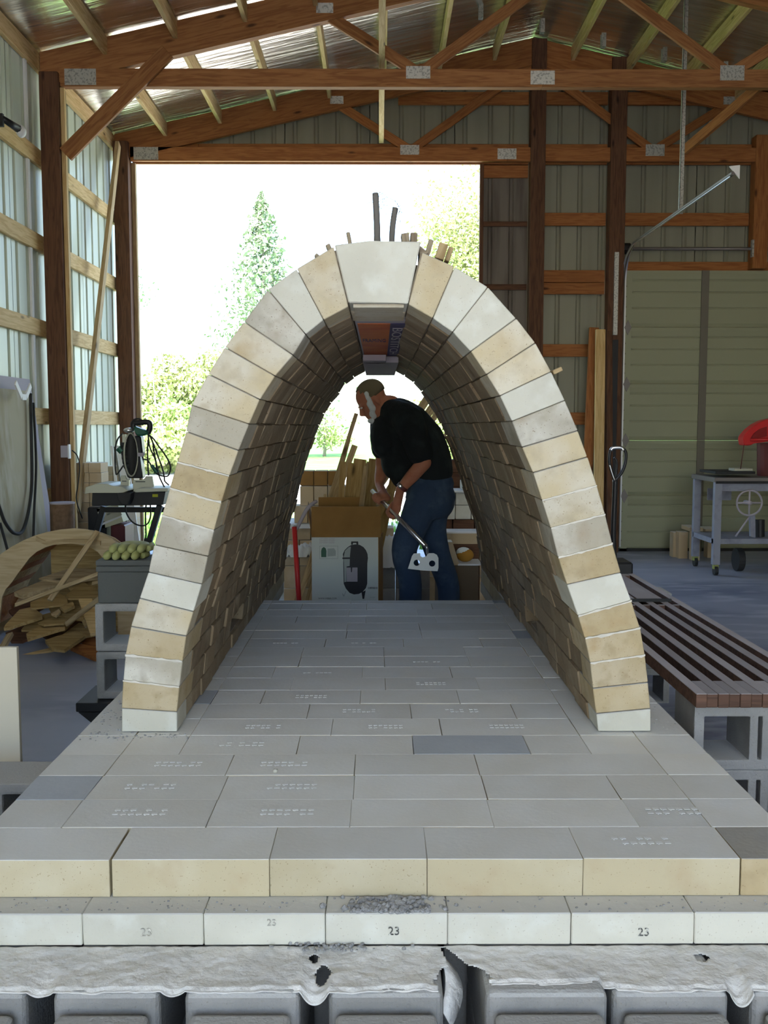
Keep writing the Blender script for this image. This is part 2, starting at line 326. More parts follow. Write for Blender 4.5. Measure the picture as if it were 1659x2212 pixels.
# ---- roof: foil faced insulation carried by purlins hung between the trusses
ce = thing('ceiling', loc=(XP, 4, 5), kind='structure')
for s, xe in ((-1, XL-.15), (1, XR+.15)):
    k = 9; ys = [YF, -2.2, -.2, 1.3, 2.5, 3.65, 4.8, 6.0, 7.2, 8.36, 9.5, YB+.13]
    for ya, yb in zip(ys, ys[1:]):
        bm = nb(); V = []
        nx, ny = 24, 5
        for j in range(ny+1):
            row = []
            for i in range(nx+1):
                xx = XP+(xe-XP)*i/nx; yy = ya+(yb-ya)*j/ny
                sag = .012*math.sin(PI*j/ny)+.007*noise.noise((xx*3, yy*2.2, 3))
                row.append(bm.verts.new((xx, yy, rz(xx)+.012-sag)))
            V.append(row)
        for j in range(ny):
            for i in range(nx): bm.faces.new((V[j][i], V[j][i+1], V[j+1][i+1], V[j+1][i]))
        o = obj('foil_blanket', bm, M['foil'], ce, True)
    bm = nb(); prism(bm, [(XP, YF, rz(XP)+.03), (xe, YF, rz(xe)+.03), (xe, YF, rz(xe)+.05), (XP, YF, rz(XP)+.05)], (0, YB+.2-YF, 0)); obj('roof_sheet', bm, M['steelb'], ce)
xs = [-2.26+.578*i for i in range(7)]; xs += [2*XP-a for a in xs]
for x in xs:
    for a, b_ in ((3.72, 5.93), (6.07, YT-.03), (YT+.05, YB-.07)):
        z = rz(x)-.085
        p = beam('purlin', (x, a, z), (x, b_, z), .038, .14, M['pine'], ce)
        if a > 5:
            for yy in (b_-.012,):
                bm = nb(); box(bm, x-.028, x+.028, yy-.03, yy+.012, z-.08, z-.062); box(bm, x-.03, x-.021, yy-.03, yy+.012, z-.08, z+.045); box(bm, x+.021, x+.03, yy-.03, yy+.012, z-.08, z+.045); obj('hanger', bm, M['galv'], p)
# ---- trusses
def truss(Y, label, wood, d=.075):
    t = thing('roof_truss', label, 'truss', (XP, Y, 4.17))
    beam('bottom_chord', (-2.64, Y, 4.247), (1.35, Y, 4.247), d, .145, wood, t); beam('bottom_chord', (1.352, Y, 4.247), (XR-.05, Y, 4.247), d, .145, wood, t)
    for s in (-1, 1):
        xe = XL+.05 if s < 0 else XR-.05
        z0, z1 = rz(xe)-.15, rz(XP)-.155
        q = nb(); n_ = .27
        P = [(xe, Y-d/2, rz(xe)-.015), (XP, Y-d/2, rz(XP)-.015), (XP, Y-d/2, rz(XP)-.29), (xe, Y-d/2, max(rz(xe)-.29, 4.175))]
        L = math.hypot(XP-xe, 1); ang = math.atan2(rz(XP)-rz(xe), XP-xe)
        # built level in its own frame so that the grain follows the rafter
        c = Vector(((xe+XP)/2, Y, rz((xe+XP)/2)-.15)); rot = Matrix.Rotation(-ang, 3, 'Y')
        bm = nb(); loc8 = [rot.inverted() @ (Vector(p)-c) for p in P]
        prism(bm, loc8, (0, d, 0)); bmesh.ops.recalc_face_normals(bm, faces=bm.faces)
        me = bpy.data.meshes.new('top_chord'); bm.to_mesh(me); bm.free(); link('top_chord', me, wood, t, c, rot.to_quaternion())
    for (a, za, b_, zb) in ((.30, 4.31, -.50, 4.80), (.36, 4.31, XP-.03, 5.17), (2.94, 4.31, 3.74, 4.80), (2.88, 4.31, XP+.03, 5.17)):
        beam('web', (a, Y+.0, za), (b_, Y+.0, zb), d*.5, .09, wood, t)
    for (a, z, w_, h) in ((.32, 4.29, .2, .1), (1.35, 4.25, .2, .11), (2.92, 4.29, .2, .12), (-2.47, 4.25, .26, .13), (-.45, 4.80, .14, .08), (3.70, 4.80, .14, .08)):
        bx('gusset_plate', a-w_/2, a+w_/2, Y-d/2-.003, Y-d/2, z-h/2, z+h/2, M['galv'], t)
    return t
truss(YT, 'near roof truss, its long orange-brown chord crossing the whole view', M['truss'])
truss(YB-.10+.03, 'rear roof truss against the back wall over the big doorway', M['pine_red'], .05)
tr3 = truss(6.0, 'roof truss directly overhead at the top edge', M['truss'])
bpy.data.objects.remove([c for c in tr3.children if c.name.startswith('bottom_chord')][0]) if False else None
t = thing('lateral_brace', 'pale board running overhead along the truss chords towards the doorway', 'board', (0.02, 8, 4.5))
beam('brace_board', (.02, 3.7, 4.352), (.02, 10.5, 4.352), .05, .038, M['pine'], t)
kb = tag(beam('knee_brace', (-2.62, YT-.06, 3.64), (-1.72, YT-.06, 4.42), .038, .13, M['truss'], None, up=(0, 1, 0)), 'diagonal brown brace from left post up to the near truss', 'brace')
kb.rotation_quaternion = frame((-2.62, YT-.06, 3.64), (-1.80, YT-.06, 4.42), (0, 0, 1)).to_quaternion()
kr = tag(beam('knee_brace', (aY(1478, 325, 9.3)), (aY(1659, 170, 8.4)), .038, .09, M['pine_red'], None), 'diagonal orange brace rising right behind the hanging metal strap', 'brace')
p0 = aX(252, 335, -2.74); p1 = aX(166, 1105, -2.62)
tag(beam('diagonal_brace', (-2.70, 10.35, 4.28), p1, .09, .038, M['oldwood'], None, up=(1, 0, 0)), 'long thin board slanting across left wall beside corner post', 'board')
# ---- overhead door
dr = thing('door_1', loc=(4.1, YB, 0), kind='structure')
DX0, DX1 = 2.63, 5.55
for k in range(5):
    z0 = k*.61+.001; z1 = z0+.609
    bm = nb(); yy = YB-.0
    zc = [0, .012, .045, .2, .206, .214, .22, .37, .376, .384, .39, .5, .506, .514, .52, .575, .609]
    dp = [0, .014, .0, .0, .008, .008, 0, 0, .008, .008, 0, 0, .008, .008, 0, -.012, -.012]
    A = [bm.verts.new((DX0, yy+b_, z0+a)) for a, b_ in zip(zc, dp)]; B = [bm.verts.new((DX1, yy+b_, z0+a)) for a, b_ in zip(zc, dp)]
    A2 = [bm.verts.new((DX0, yy+.04, z0+a)) for a in (0, .609)]; B2 = [bm.verts.new((DX1, yy+.04, z0+a)) for a in (0, .609)]
    for i in range(len(zc)-1): bm.faces.new((A[i], B[i], B[i+1], A[i+1]))
    bm.faces.new((A2[0], A2[1], B2[1], B2[0])); bm.faces.new((A[0], A2[0], B2[0], B[0])); bm.faces.new((A[-1], B[-1], B2[1], A2[1]))
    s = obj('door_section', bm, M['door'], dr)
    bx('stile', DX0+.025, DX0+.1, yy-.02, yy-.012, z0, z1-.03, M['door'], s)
    for q in (.12, .22, .33, .44): 
        bm = nb(); cyl(bm, (DX0+.035, yy-.026, z0+q), (DX0+.035, yy-.02, z0+q), .008, seg=8); obj('bolt', bm, M['dark'], s)
    for xx in (3.52, 4.6): bx('center_strap', xx-.04, xx+.04, yy-.024, yy-.012, z0, z1, M['dark'], s)
    if k: 
        bm = nb(); prism(bm, [(DX0+.02, yy-.03, z0), (DX0+.06, yy-.03, z0-.08), (DX0+.10, yy-.03, z0), (DX0+.06, yy-.03, z0+.08)], (0, .008, 0)); obj('hinge', bm, M['steelrod'], s)
bx('bottom_seal', DX0, DX1, YB-.02, YB+.03, .0, .03, M['rub'], dr)
te = aX(1578, 374, 2.64)
tr = thing('door_track', 'galvanised overhead door track rising along door edge then curving forward', 'track', (2.6, YB, 0))
ts_ = Vector((2.615, YB-.42, 3.27)); te2 = Vector((2.64, te.y, te.z))
pth = spline([(2.605, YB-.05, .05), (2.605, YB-.05, 1.5), (2.605, YB-.05, 2.7), (2.605, YB-.06, 3.0), (2.61, YB-.17, 3.18), ts_], 6)[:-1]+[ts_+(te2-ts_)*k/8 for k in range(9)]
for dx, nm, m_ in ((0, 'outer_flange', 'alum'), (.045, 'inner_flange', 'alum')):
    bm = nb(); n_ = len(pth); W_ = []
    for i, p in enumerate(pth):
        d_ = (pth[min(i+1, n_-1)]-pth[max(i-1, 0)]).normalized(); u = Vector((1, 0, 0)).cross(d_)
        W_.append([bm.verts.new(p+Vector((dx-.004, 0, 0))+u*.02*(-1 if dx else 1)), bm.verts.new(p+Vector((dx+.012, 0, 0))+u*.02*(-1 if dx else 1)), bm.verts.new(p+Vector((dx+.012, 0, 0))+u*.028*(-1 if dx else 1)), bm.verts.new(p+Vector((dx-.004, 0, 0))+u*.028*(-1 if dx else 1))])
    for a, b_ in zip(W_, W_[1:]):
        for i in range(4): bm.faces.new((a[i], a[(i+1) % 4], b_[(i+1) % 4], b_[i]))
    obj(nm, bm, M[m_], tr)
bm = nb(); tube(bm, [p+Vector((.02, 0, .0)) for p in pth], .016, 6); obj('track_web', bm, M['steelrod'], tr)
bm = nb(); prism(bm, [(te.x-.01, te.y, te.z+.05), (te.x+.07, te.y, te.z+.06), (te.x+.07, te.y, te.z-.04)], (0, .01, 0)); obj('end_bracket', bm, M['white'], tr)
sx = aX(1468, 462, 2.66)
sp = thing('hanging_strap', 'perforated metal angle hanging from the roof to the door track', 'strap', (sx.x, sx.y, sx.z))
bx('angle_flange', sx.x-.004, sx.x+.03, sx.y, sx.y+.003, sx.z, rz(sx.x)-.02, M['galv'], sp); bx('angle_web', sx.x-.004, sx.x, sx.y, sx.y+.03, sx.z, rz(sx.x)-.02, M['galv'], sp)
ts = thing('torsion_shaft', 'thin dark torsion shaft above the overhead door', 'shaft', (4, YB-.06, 3.27))
tubo('shaft', [(2.62, YB-.07, 3.27), (5.6, YB-.07, 3.27)], .018, M['steelrod'], ts)
bm = nb(); cyl(bm, (2.60, YB-.07, 3.27), (2.68, YB-.07, 3.27), .06); obj('cable_drum', bm, M['black'], ts)
bx('shaft_bracket', 3.98, 4.0, YB-.11, YB-.06, 3.18, 3.36, M['galv'], ts)
bx('conduit', 2.50, 2.545, YB-.16, YB-.13, 2.35, 3.22, M['galv'], wb)
bx('dark_channel', 2.48, 2.56, YB-.15, YB-.13, 0, 2.3, M['black'], wb)
# ---- clamp lamp on the left girt
lp = aX(20, 272, -2.72)
l_ = thing('clamp_lamp', 'black clamp lamp with a white bulb on left wall girt', 'lamp', tuple(lp))
bm = nb(); ell(bm, lp+Vector((.05, .1, -.01)), (.036, .045, .046)); obj('bulb', bm, M['white'], l_, True)
tubo('socket', [lp+Vector((-.02, -.08, .03)), lp+Vector((.04, .07, 0))], [.022, .03], M['black'], l_)
bx('clamp', lp.x-.09, lp.x-.01, lp.y-.1, lp.y-.07, lp.z-.03, lp.z+.06, M['black'], l_)
# ================================================================== kiln floor
PT = .537; PL, PR = -.825, .85; Y0 = 1.832; AF = 2.62; AB = 5.72; FE = 4.66
kf = thing('kiln_platform', 'raised platform of grey-dusted firebricks carrying the arch', 'platform', (0, Y0, .4))
def brick(parent, x0, x1, y0, y1, z0, z1, m, b=.0012, name='brick', j=.0015):
    bm = nb(); J = lambda: R.uniform(-j, j)
    box(bm, x0, x1, y0, y1, z0, z1)
    dz = [R.uniform(-j, j)*.6 for _ in range(4)]
    for v_ in bm.verts: v_.co.x += J()*.5; v_.co.y += J()*.5; v_.co.z += (J()*.4 if v_.co.z > (z0+z1)/2 else 0)
    bev(bm, b); return obj(name, bm, m, parent)
def stamp(bk, x, y, w_=.13, lines=2):         # worn pressed lettering, only its pale ghost survives
    bm = nb()
    for k in range(lines):
        n_ = 7; 
        for i in range(n_):
            if R.random() < .12: continue
            x0 = x-w_/2+w_*i/n_; h = .0045; yy = y+(k-.5)*.022
            box(bm, x0, x0+w_/n_*.72, yy-h, yy+h, PT+.0014, PT+.0024)
            if R.random() < .7: box(bm, x0+.002, x0+w_/n_*.3, yy-h*1.9, yy-h*1.2, PT+.0014, PT+.0024)
    o = obj('stamp_mark', bm, M['mark'], bk); return o
rowsX = [
    [-.99, -.5235, -.2155, .0925, .398, .706, .86],
    [-.825, -.671, -.367, -.063, .242, .549, .702, .85],
    [-.825, -.669, -.366, -.060, .245, .548, .702, .85],
    [-.825, -.667, -.374, -.062, .243, .70, .85],
    [-.825, -.667, -.518, -.216, .088, .390, .547, .70, .85],
]
g = .0005
y = Y0
for r, xs_ in enumerate(rowsX):
    for i, (a, b_) in enumerate(zip(xs_, xs_[1:])):
        gg = .006 if (r == 0 and i == 0) else (.0025 if (r == 0 and i == 5) else g*R.uniform(.5, 1.4))
        m_ = M['b_floor']
        if r == 4 and i == 4: m_ = M['b_dark']
        if (r == 0 and i == 5) or (r == 2 and i == 0): m_ = M['b_dark'] if r else M['b_tan']
        bk = brick(kf, a+gg*(0 if i == 0 else .8), b_-gg*.8, y+.0005, y+.1519, PT-.0762+(.0 if r else 0), PT+R.uniform(-.0006, .0006), m_)
        if r == 0 and i == 0: pass
        if (r, i) in ((1, 1), (1, 2), (1, 5), (2, 1), (2, 2), (3, 1), (3, 2), (4, 2), (0, 4)): stamp(bk, (a+b_)/2+R.uniform(-.02, .02), y+.08, .12)
    y += .1524
rr = 5
while y < FE-.02:
    off = (-.152 if rr % 2 else 0)+R.choice((0, .0, .075, -.075))
    xs_ = [-.825, -.667, -.517]
    x = -.517+.305+off
    if x < -.40: x += .305
    while x < .547-.1: xs_.append(x); x += .3045
    xs_ += [.547, .70, .85]
    y1 = min(y+.1524, FE)
    for i, (a, b_) in enumerate(zip(xs_, xs_[1:])):
        gg = g*R.uniform(.4, 1.8)
        if a < -.82 or b_ > .84: continue
        m_ = M['b_dark'] if R.random() < .07 else M['b_floor']
        bk = brick(kf, a+gg, b_-gg, y+.0005, y1-.0005, PT-.0762, PT+R.uniform(-.0008, .0008), m_)
        if b_-a > .25 and rr < 13 and R.random() < .55: stamp(bk, (a+b_)/2, (y+y1)/2, .1, 2 if rr < 9 else 1)
    y = y1; rr += 1
for (a, b_) in ((-.825, -.669), (.70, .85)):          # long edge bricks laid lengthways beside the arch feet
    yy = Y0+.1524*5
    while yy < AB-.02:
        y2 = min(yy+.305, AB); brick(kf, a+.001, b_-.001, yy+.001, y2-.001, PT-.0762, PT+R.uniform(-.001, .001), M['b_floor']); yy = y2
for s, a, b_ in ((-1, -.667, -.566), (1, .602, .70)):    # sleeper bricks under the arch past the end of the floor
    yy = FE
    while yy < AB-.02:
        y2 = min(yy+.3, AB); brick(kf, a+.001, b_-.001, yy+.001, y2-.001, PT-.0762, PT, M['b_floor']); yy = y2
# second course: white insulating bricks with their grade stamped on the face
Y1 = 1.767; zb = PT-.0762-.0005
xj = [-.99+.2333*0-.03]+[ -.558+.2322*k for k in range(-1, 8)]
xj = [-1.03, -.793, -.5635, -.334, -.103, .1285, .363, .5975, .83, 1.06]
for i, (a, b_) in enumerate(zip(xj, xj[1:])):
    bk = brick(kf, a+.0006, b_-.0006, Y1, Y1+.112, zb-.0625, zb, M['b_white'], .002, 'insulating_brick', .001)
    if i in (2, 3, 4, 6):
        cx = {2: aY(316, 2014, Y1), 3: aY(587, 1993, Y1), 4: aY(851, 2011, Y1), 6: aY(1390, 2013, Y1)}[i]
        tx = text('grade_stamp', '23', .023 if i != 3 else .019, cx-Vector((0, .0022, 0)), FACE, M['ink'] if i != 2 and i != 3 else mat('worn_stamp_ink%d' % i, (.42, .4, .35), .9, n=[(70, (.7, .66, .58), .5, .56)]), bk)
bx('core_bed', -.82, .84, Y1+.114, FE-.01, zb-.0625, zb-.002, M['b_white'], kf)
for s, a, b_ in ((-1, -.82, -.52), (1, .55, .84)): bx('core_bed', a-(.0 if s<0 else -.05), b_-(.05 if s<0 else 0), FE, AB-.005, zb-.0625, zb-.002, M['b_white'], kf)
# loose mortar crumbs and dust
cr = nb()
def crumbs(bm, n_, fx, fy, z, s0, s1):
    for _ in range(n_):
        c = Vector((fx(), fy(), 0)); s = R.uniform(s0, s1); c.z = z+s*.3
        g_ = bmesh.ops.create_icosphere(bm, subdivisions=1, radius=s)['verts']
        for v_ in g_: v_.co = Vector((v_.co.x*R.uniform(.7, 1.3), v_.co.y*R.uniform(.7, 1.3), v_.co.z*R.uniform(.4, .9)))+c
crumbs(cr, 260, lambda: R.gauss(.02, .045), lambda: R.uniform(1.768, 1.829), zb, .002, .0075)
crumbs(cr, 160, lambda: R.uniform(-.9, .9), lambda: R.uniform(1.772, 1.829), zb, .001, .003)
crumbs(cr, 60, lambda: R.gauss(-.09, .05), lambda: R.uniform(1.74, 1.766), .401, .002, .005)
tag(obj('mortar_crumbs', cr, M['crumb']), 'grey mortar crumbs scattered on the ledge above the 23 bricks', 'debris', kind='stuff')
cr = nb()
crumbs(cr, 110, lambda: R.uniform(-.81, -.68), lambda: R.uniform(2.55, 2.95), PT, .001, .005)
crumbs(cr, 50, lambda: R.uniform(-.75, -.52), lambda: R.uniform(2.57, 2.61), PT, .001, .004)
crumbs(cr, 60, lambda: R.uniform(.76, .84), lambda: R.uniform(2.6, 3.2), PT, .001, .003)
tag(obj('brick_chips', cr, M['crumb']), 'small brick chips on the platform beside the arch feet', 'debris', kind='stuff')
ch = aZ(595, 1669, PT); tag(bx('mortar_chip', ch.x-.006, ch.x+.005, ch.y-.006, ch.y+.006, PT+.001, PT+.009, M['b_white'], None, .002), 'single small white chip lying on the grey floor bricks', 'chip')
# ================================================================== concrete blocks below
def blockmesh(w_=.392, d=.192, h=.192, cores=2, slot=True, b=.004):
    bm = nb()
    xs_ = [0, .03, .165, .19, .202, .227, .362, .392] if slot else [0, .034, .175, .217, .358, .392]
    xs_ = [x*w_/.392 for x in xs_]; zs = [0, .03, .162, .192]
    holes = {(1, 1), (5, 1), (3, 1)} if slot else {(1, 1), (3, 1)}
    V = {}
    def P(i, k, s): 
        if (i, k, s) not in V: V[(i, k, s)] = bm.verts.new((xs_[i]-w_/2, s*d, zs[k]))
        return V[(i, k, s)]
    nx, nz = len(xs_)-1, 3
    solid = lambda i, k: 0 <= i < nx and 0 <= k < nz and (i, k) not in holes
    for i in range(nx):
        for k in range(nz):
            if not solid(i, k): continue
            bm.faces.new((P(i, k, 0), P(i+1, k, 0), P(i+1, k+1, 0), P(i, k+1, 0))); bm.faces.new((P(i, k+1, 1), P(i+1, k+1, 1), P(i+1, k, 1), P(i, k, 1)))
            if not solid(i-1, k): bm.faces.new((P(i, k, 0), P(i, k+1, 0), P(i, k+1, 1), P(i, k, 1)))
            if not solid(i+1, k): bm.faces.new((P(i+1, k, 0), P(i+1, k, 1), P(i+1, k+1, 1), P(i+1, k+1, 0)))
            if not solid(i, k-1): bm.faces.new((P(i, k, 0), P(i, k, 1), P(i+1, k, 1), P(i+1, k, 0)))
            if not solid(i, k+1): bm.faces.new((P(i, k+1, 0), P(i+1, k+1, 0), P(i+1, k+1, 1), P(i, k+1, 1)))
    bmesh.ops.recalc_face_normals(bm, faces=bm.faces)
    ed = [e for e in bm.edges if len(e.link_faces) == 2 and e.link_faces[0].normal.angle(e.link_faces[1].normal) > .5]
    bmesh.ops.bevel(bm, geom=ed, offset=b, segments=2, affect='EDGES', profile=.6)
    me = bpy.data.meshes.new('cinder_block'); bm.to_mesh(me); bm.free(); me.materials.append(M['block']); return me
BM = blockmesh(); BM2 = blockmesh(slot=False, b=.009)
def cblock(x, y, z, label, group=None, me=None, rz_=0, sc=(1, 1, 1)):
    o = bpy.data.objects.new('cinder_block', me or BM); C.objects.link(o); o.location = (x, y, z); o.rotation_euler = (0, 0, rz_); o.scale = sc
    return tag(o, label, 'block', group)
# head-on solid looking block ends under the front of the platform, rounded corners
def endblock(x0, x1, y0, y1, z0, z1, b=.014):
    bm = nb(); box(bm, x0, x1, y0, y1, z0, z1); bmesh.ops.bevel(bm, geom=list(bm.edges), offset=b, segments=3, affect='EDGES', profile=.5); bmesh.ops.recalc_face_normals(bm, faces=bm.faces)
    o = obj('cinder_block', bm, M['block']); return o
SUP = [(-.98, -.618), (-.572, -.385), (-.342, -.140), (-.090, .112), (.185, .400), (.408, .612), (.652, 1.0)]
place = ['leftmost, at the frame edge', 'second from the left', 'third from the left, beside the torn paper hole', 'middle one below the darkest 23 stamp', 'just right of the widest black gap', 'third from the right frame edge', 'rightmost, cut by the frame edge']
for (a, b_), pl in zip(SUP, place):
    o = endblock(a, b_, 1.615, 1.99, .206, .392); tag(o, 'grey concrete block under the front ledge, '+pl, 'block', 'concrete blocks carrying the platform front')
    o2 = endblock(a+.012, b_-.012, 1.42, 1.604, .18, .368); tag(o2, 'lower concrete block at bottom edge, '+pl, 'block', 'front row of concrete blocks at the bottom edge')
def pier(x0, x1, y0, y1, z0, z1):
    bm = nb(); box(bm, x0, x1, y0, y1, z0, z1); bev(bm, .012, 2); obj('block_pier', bm, M['block'], kf)
for k in range(5):
    yy = 2.05+k*.72
    for xx in (-.6, -.18, .24, .64):
        if xx not in (-.6, .64) and yy > 4.1: continue
        pier(xx-.1, xx+.1, yy, min(yy+.39, 5.68), .0, .392)
for (a, b_) in SUP: pier(a, b_, 1.615, 1.99, .002, .200); pier(a+.012, b_-.012, 1.42, 1.604, .0, .178)
# building paper draped over the blocks, torn open at the gaps
gx = 620; gy = 40; bm = nb(); V = {}
XA, XB = -.99, 1.05
gaps = [(SUP[i][1]+SUP[i+1][0])/2 for i in range(6)]; gw = [(SUP[i+1][0]-SUP[i][1])/2 for i in range(6)]
for i in range(gx+1):
    x = XA+(XB-XA)*i/gx
    front = 1.622+.008*noise.noise((x*9, 0, 0))+.006*noise.noise((x*33, 1, 0))
    k = min(range(6), key=lambda q: abs(x-gaps[q])); u = (x-gaps[k])/max(gw[k], .012)
    if abs(u) < 1.1: front += {0: .0, 1: .0, 2: .0, 3: .02, 4: .008, 5: -.012}[k]
    if x > .19 and x < .395: front += .022
    for j in range(gy+1):
        t_ = j/gy; y_ = 1.7665-(1.7665-front)*t_
        z = .3965+.0022*noise.noise((x*22, y_*22, 5))+.0012*noise.noise((x*70, y_*70, 9))
        if abs(u) < 1 and k != 4: z -= .034*(1-u*u)*t_**3*(.75 if k in (2, 5) else .3)
        if t_ > .93: z -= .004
        V[(i, j)] = bm.verts.new((x, y_, z))
def hole(x, t_):
    n_ = .005*noise.noise((x*120, t_*9, 0))+.003*noise.noise((x*300, t_*25, 4))
    def e(cx, ct, rx, rt): return ((x-cx+n_)/rx)**2+((t_-ct)/rt)**2 < 1
    return e(-.103, .62, .013, .19) or e(-.122, .30, .008, .1) or (abs(x-(.118+.05*t_)) < .004+.028*t_ and t_ > .03) or e(.528+.07, .30, .013, .1) or e(.148, .85, .05, .35)
for i in range(gx):
    for j in range(gy):
        x = XA+(XB-XA)*(i+.5)/gx
        if hole(x, (j+.5)/gy): continue
        bm.faces.new((V[(i, j)], V[(i+1, j)], V[(i+1, j+1)], V[(i, j+1)]))
bmesh.ops.delete(bm, geom=[v_ for v_ in bm.verts if not v_.link_faces], context='VERTS')
pp = obj('building_paper', bm, M['paper'], None, True); sm = pp.modifiers.new('s', 'SOLIDIFY'); sm.thickness = .0012
tag(pp, 'dusty grey building paper draped over the block tops and torn at the gaps', 'paper')
bm = nb(); 
for s_ in range(9):
    t_ = s_/8; x0 = .108+.012*math.sin(t_*3); y_ = 1.745-.11*t_; z = .396-.045*t_**1.5
    V_ = [bm.verts.new((x0, y_, z)), bm.verts.new((x0+.018+.014*math.sin(t_*PI), y_+.004, z-.016-.02*t_))]
    if s_: bm.faces.new((pv[0], pv[1], V_[1], V_[0]))
    pv = V_
fl = obj('paper_flap', bm, M['paper'], None, True); fl.modifiers.new('s', 'SOLIDIFY').thickness = .0012
tag(fl, 'torn paper flap curling down into the widest black gap', 'paper')
# wing blocks beside the platform
cblock(-1.06, 2.60, .206, 'grey concrete block left of the platform with an open core at the frame edge', me=BM2)
cblock(-1.06, 2.60, .008, 'grey concrete block under the open-cored one left of the platform', me=BM2)
# bench on blocks, right
zt = .60
for k, z in enumerate((.366, .174-.004, -.026)):
    h = 1 if k < 2 else 1
for k, (z, lb) in enumerate(((.363, 'top concrete block under near end of slatted bench'), (.170, 'middle concrete block under near end of slatted bench'))):
    cblock(1.125+.0, 2.80, z, lb, 'concrete blocks under the near bench end')
cblock(1.125, 2.80, -.0215+.0, 'bottom concrete block under near end of slatted bench', 'concrete blocks under the near bench end', sc=(1, 1, .99))
for k, (z, lb) in enumerate(((.363, 'top concrete block under far end of slatted bench'), (.170, 'middle concrete block under far end of slatted bench'), (-.0215, 'bottom concrete block under far end of slatted bench'))):
    cblock(1.25, 4.75, z, lb, 'concrete blocks under the far bench end')
bn = thing('slatted_bench', 'dark slatted timber bench lying on concrete blocks right of the platform', 'bench', (1.2, 2.8, .56))
bw = .0325; x = .926
M['slat_top'] = mat('dusty_slat', (.14, .075, .05), .75, dust=(.42, .4, .42), grain=(.09, .05, .035), var=.25)
for i in range(13):
    if i % 2 == 0: bx('slat', x, x+bw-.0008, 2.78, 5.2, .5575, .5995, M['slat_top'], bn, .0015)
    else:
        for (a, b_) in ((2.782, 2.93), (4.20, 4.215), (5.05, 5.2)): bx('spacer', x, x+bw-.0008, a, b_, .5575, .5985, M['slat_top'], bn, .0015)
    x += bw
bx('cross_rod', .92, 1.30, 4.27, 4.285, .6, .612, M['rub'], bn)
for i, dx in enumerate((0, .1, .2)): bx('end_board', .95+dx, 1.04+dx, 4.29, 5.25, .6005, .612, M['slat_top'], bn, .001)
# block stack, left
BXL = -1.14+.392/2
yb = 3.84
cblock(BXL, yb, .478, 'pitted grey concrete block, top of left stack beside the arch foot', me=BM2)
cblock(BXL, yb, .283, 'pitted grey concrete block, lower one of left stack above the black stand', me=BM2)
pz = .672
bx_ = bx('solid_block', -1.13, -.77, yb+.02, yb+.20, pz, pz+.125, M['rub'], None, .003)
tag(bx_, 'dark grey solid block on top of the left concrete block stack', 'block'); bx_.data.materials[0] = mat('dark_block', (.10, .105, .10), .9, bump=(120, .4, .004))
for k in range(2):
    q = bx('paver', -1.135, -.765, yb-.0+.015, yb+.205, pz+.126+k*.024, pz+.126+k*.024+.0225, M['rub'], None, .003); q.data.materials[0] = bx_.data.materials[0]
    tag(q, ['thin dark paver directly on the dark solid block', 'thin dark paver under the olive rubber gloves'][k], 'paver')
gt = pz+.126+.048
gl = thing('rubber_gloves', 'pair of olive rubber work gloves lying on the dark paver', 'gloves', (-1.0, yb+.1, gt))
def glove(x, y, z, parent):
    bm = nb()
    for k in range(4): tube(bm, spline([(x+.03*k*1.25, y+.04, z+.017), (x+.030*k*1.25-.006, y-.0, z+.020), (x+.030*k*1.25-.010, y-.055+.006*abs(k-1.5), z+.010)], 4), [.014]*2+[.0155]*3+[.0165]*2+[.014, .009], 10)
    ell(bm, (x+.05, y+.08, z+.018), (.07, .06, .017)); tube(bm, spline([(x+.12, y+.09, z+.016), (x+.135, y+.04, z+.014), (x+.125, y+.0, z+.012)], 4), .013, 8)
    return obj('glove', bm, M['glove'], parent, True)
glove(-1.085, yb+.06, gt, gl); glove(-1.065, yb+.075, gt+.026, gl)
# black steel stand beneath that stack
ss = thing('steel_stand', 'black steel stand holding up the left block stack', 'stand', (-1.0, yb, 0))
bx('top_plate', -1.21, -.84, yb-.05, yb+.22, .245, .2815, M['black'], ss, .003)
for xx in (-1.12, -.88):
    for yy in (yb, yb+.17): bx('leg', xx-.02, xx+.02, yy-.015, yy+.015, 0, .244, M['black'], ss, .002)
bm = nb(); prism(bm, [(-1.20, yb-.05, .244), (-1.10, yb-.05, .244), (-1.10, yb-.05, .16)], (0, .02, 0)); obj('gusset', bm, M['black'], ss)
# pale board standing at the left frame edge
q = bx('plywood_offcut', -1.75, -1.135, 2.995, 3.013, .0, .69, M['plyw'], None, .001); tag(q, 'pale plywood offcut standing upright at the left frame edge', 'board')
# ================================================================== the arch
LJ = [((382,1579),(263,1580)), ((382,1538),(263,1530)), ((387,1484),(266,1470)), ((394,1429),(271,1414)), ((402,1374),(283,1353)), ((418,1321),(302,1292)), ((436,1262),(321,1236)), ((449,1202),(333,1177)), ((462,1146),(350,1113)), ((478,1086),(367,1054)), ((495,1028),(383,998)), ((515,973),(402,932)), ((538,916),(414,875)), ((561,863),(450,808)), ((594,812),(486,750)), ((633,767),(527,695)), ((660,722),(579,626)), ((699,691),(641,581)), ((753,662),(721,533))]
RJ = [((1292,1584),(1405,1587)), ((1288,1542),(1405,1531)), ((1281,1487),(1400,1474)), ((1275,1432),(1393,1415)), ((1264,1379),(1383,1357)), ((1249,1331),(1364,1298)), ((1225,1263),(1341,1237)), ((1206,1205),(1323,1175)), ((1190,1141),(1307,1111)), ((1171,1081),(1289,1049)), ((1152,1021),(1269,987)), ((1128,966),(1248,930)), ((1106,910),(1220,865)), ((1080,855),(1190,803)), ((1051,809),(1156,741)), ((1017,759),(1115,688)), ((978,717),(1054,620)), ((935,687),(982,576)), ((882,657),(912,545))]
ar = thing('kiln_arch', 'large catenary arch of buff and white firebricks standing on the platform', 'arch', (.015, AF, PT))
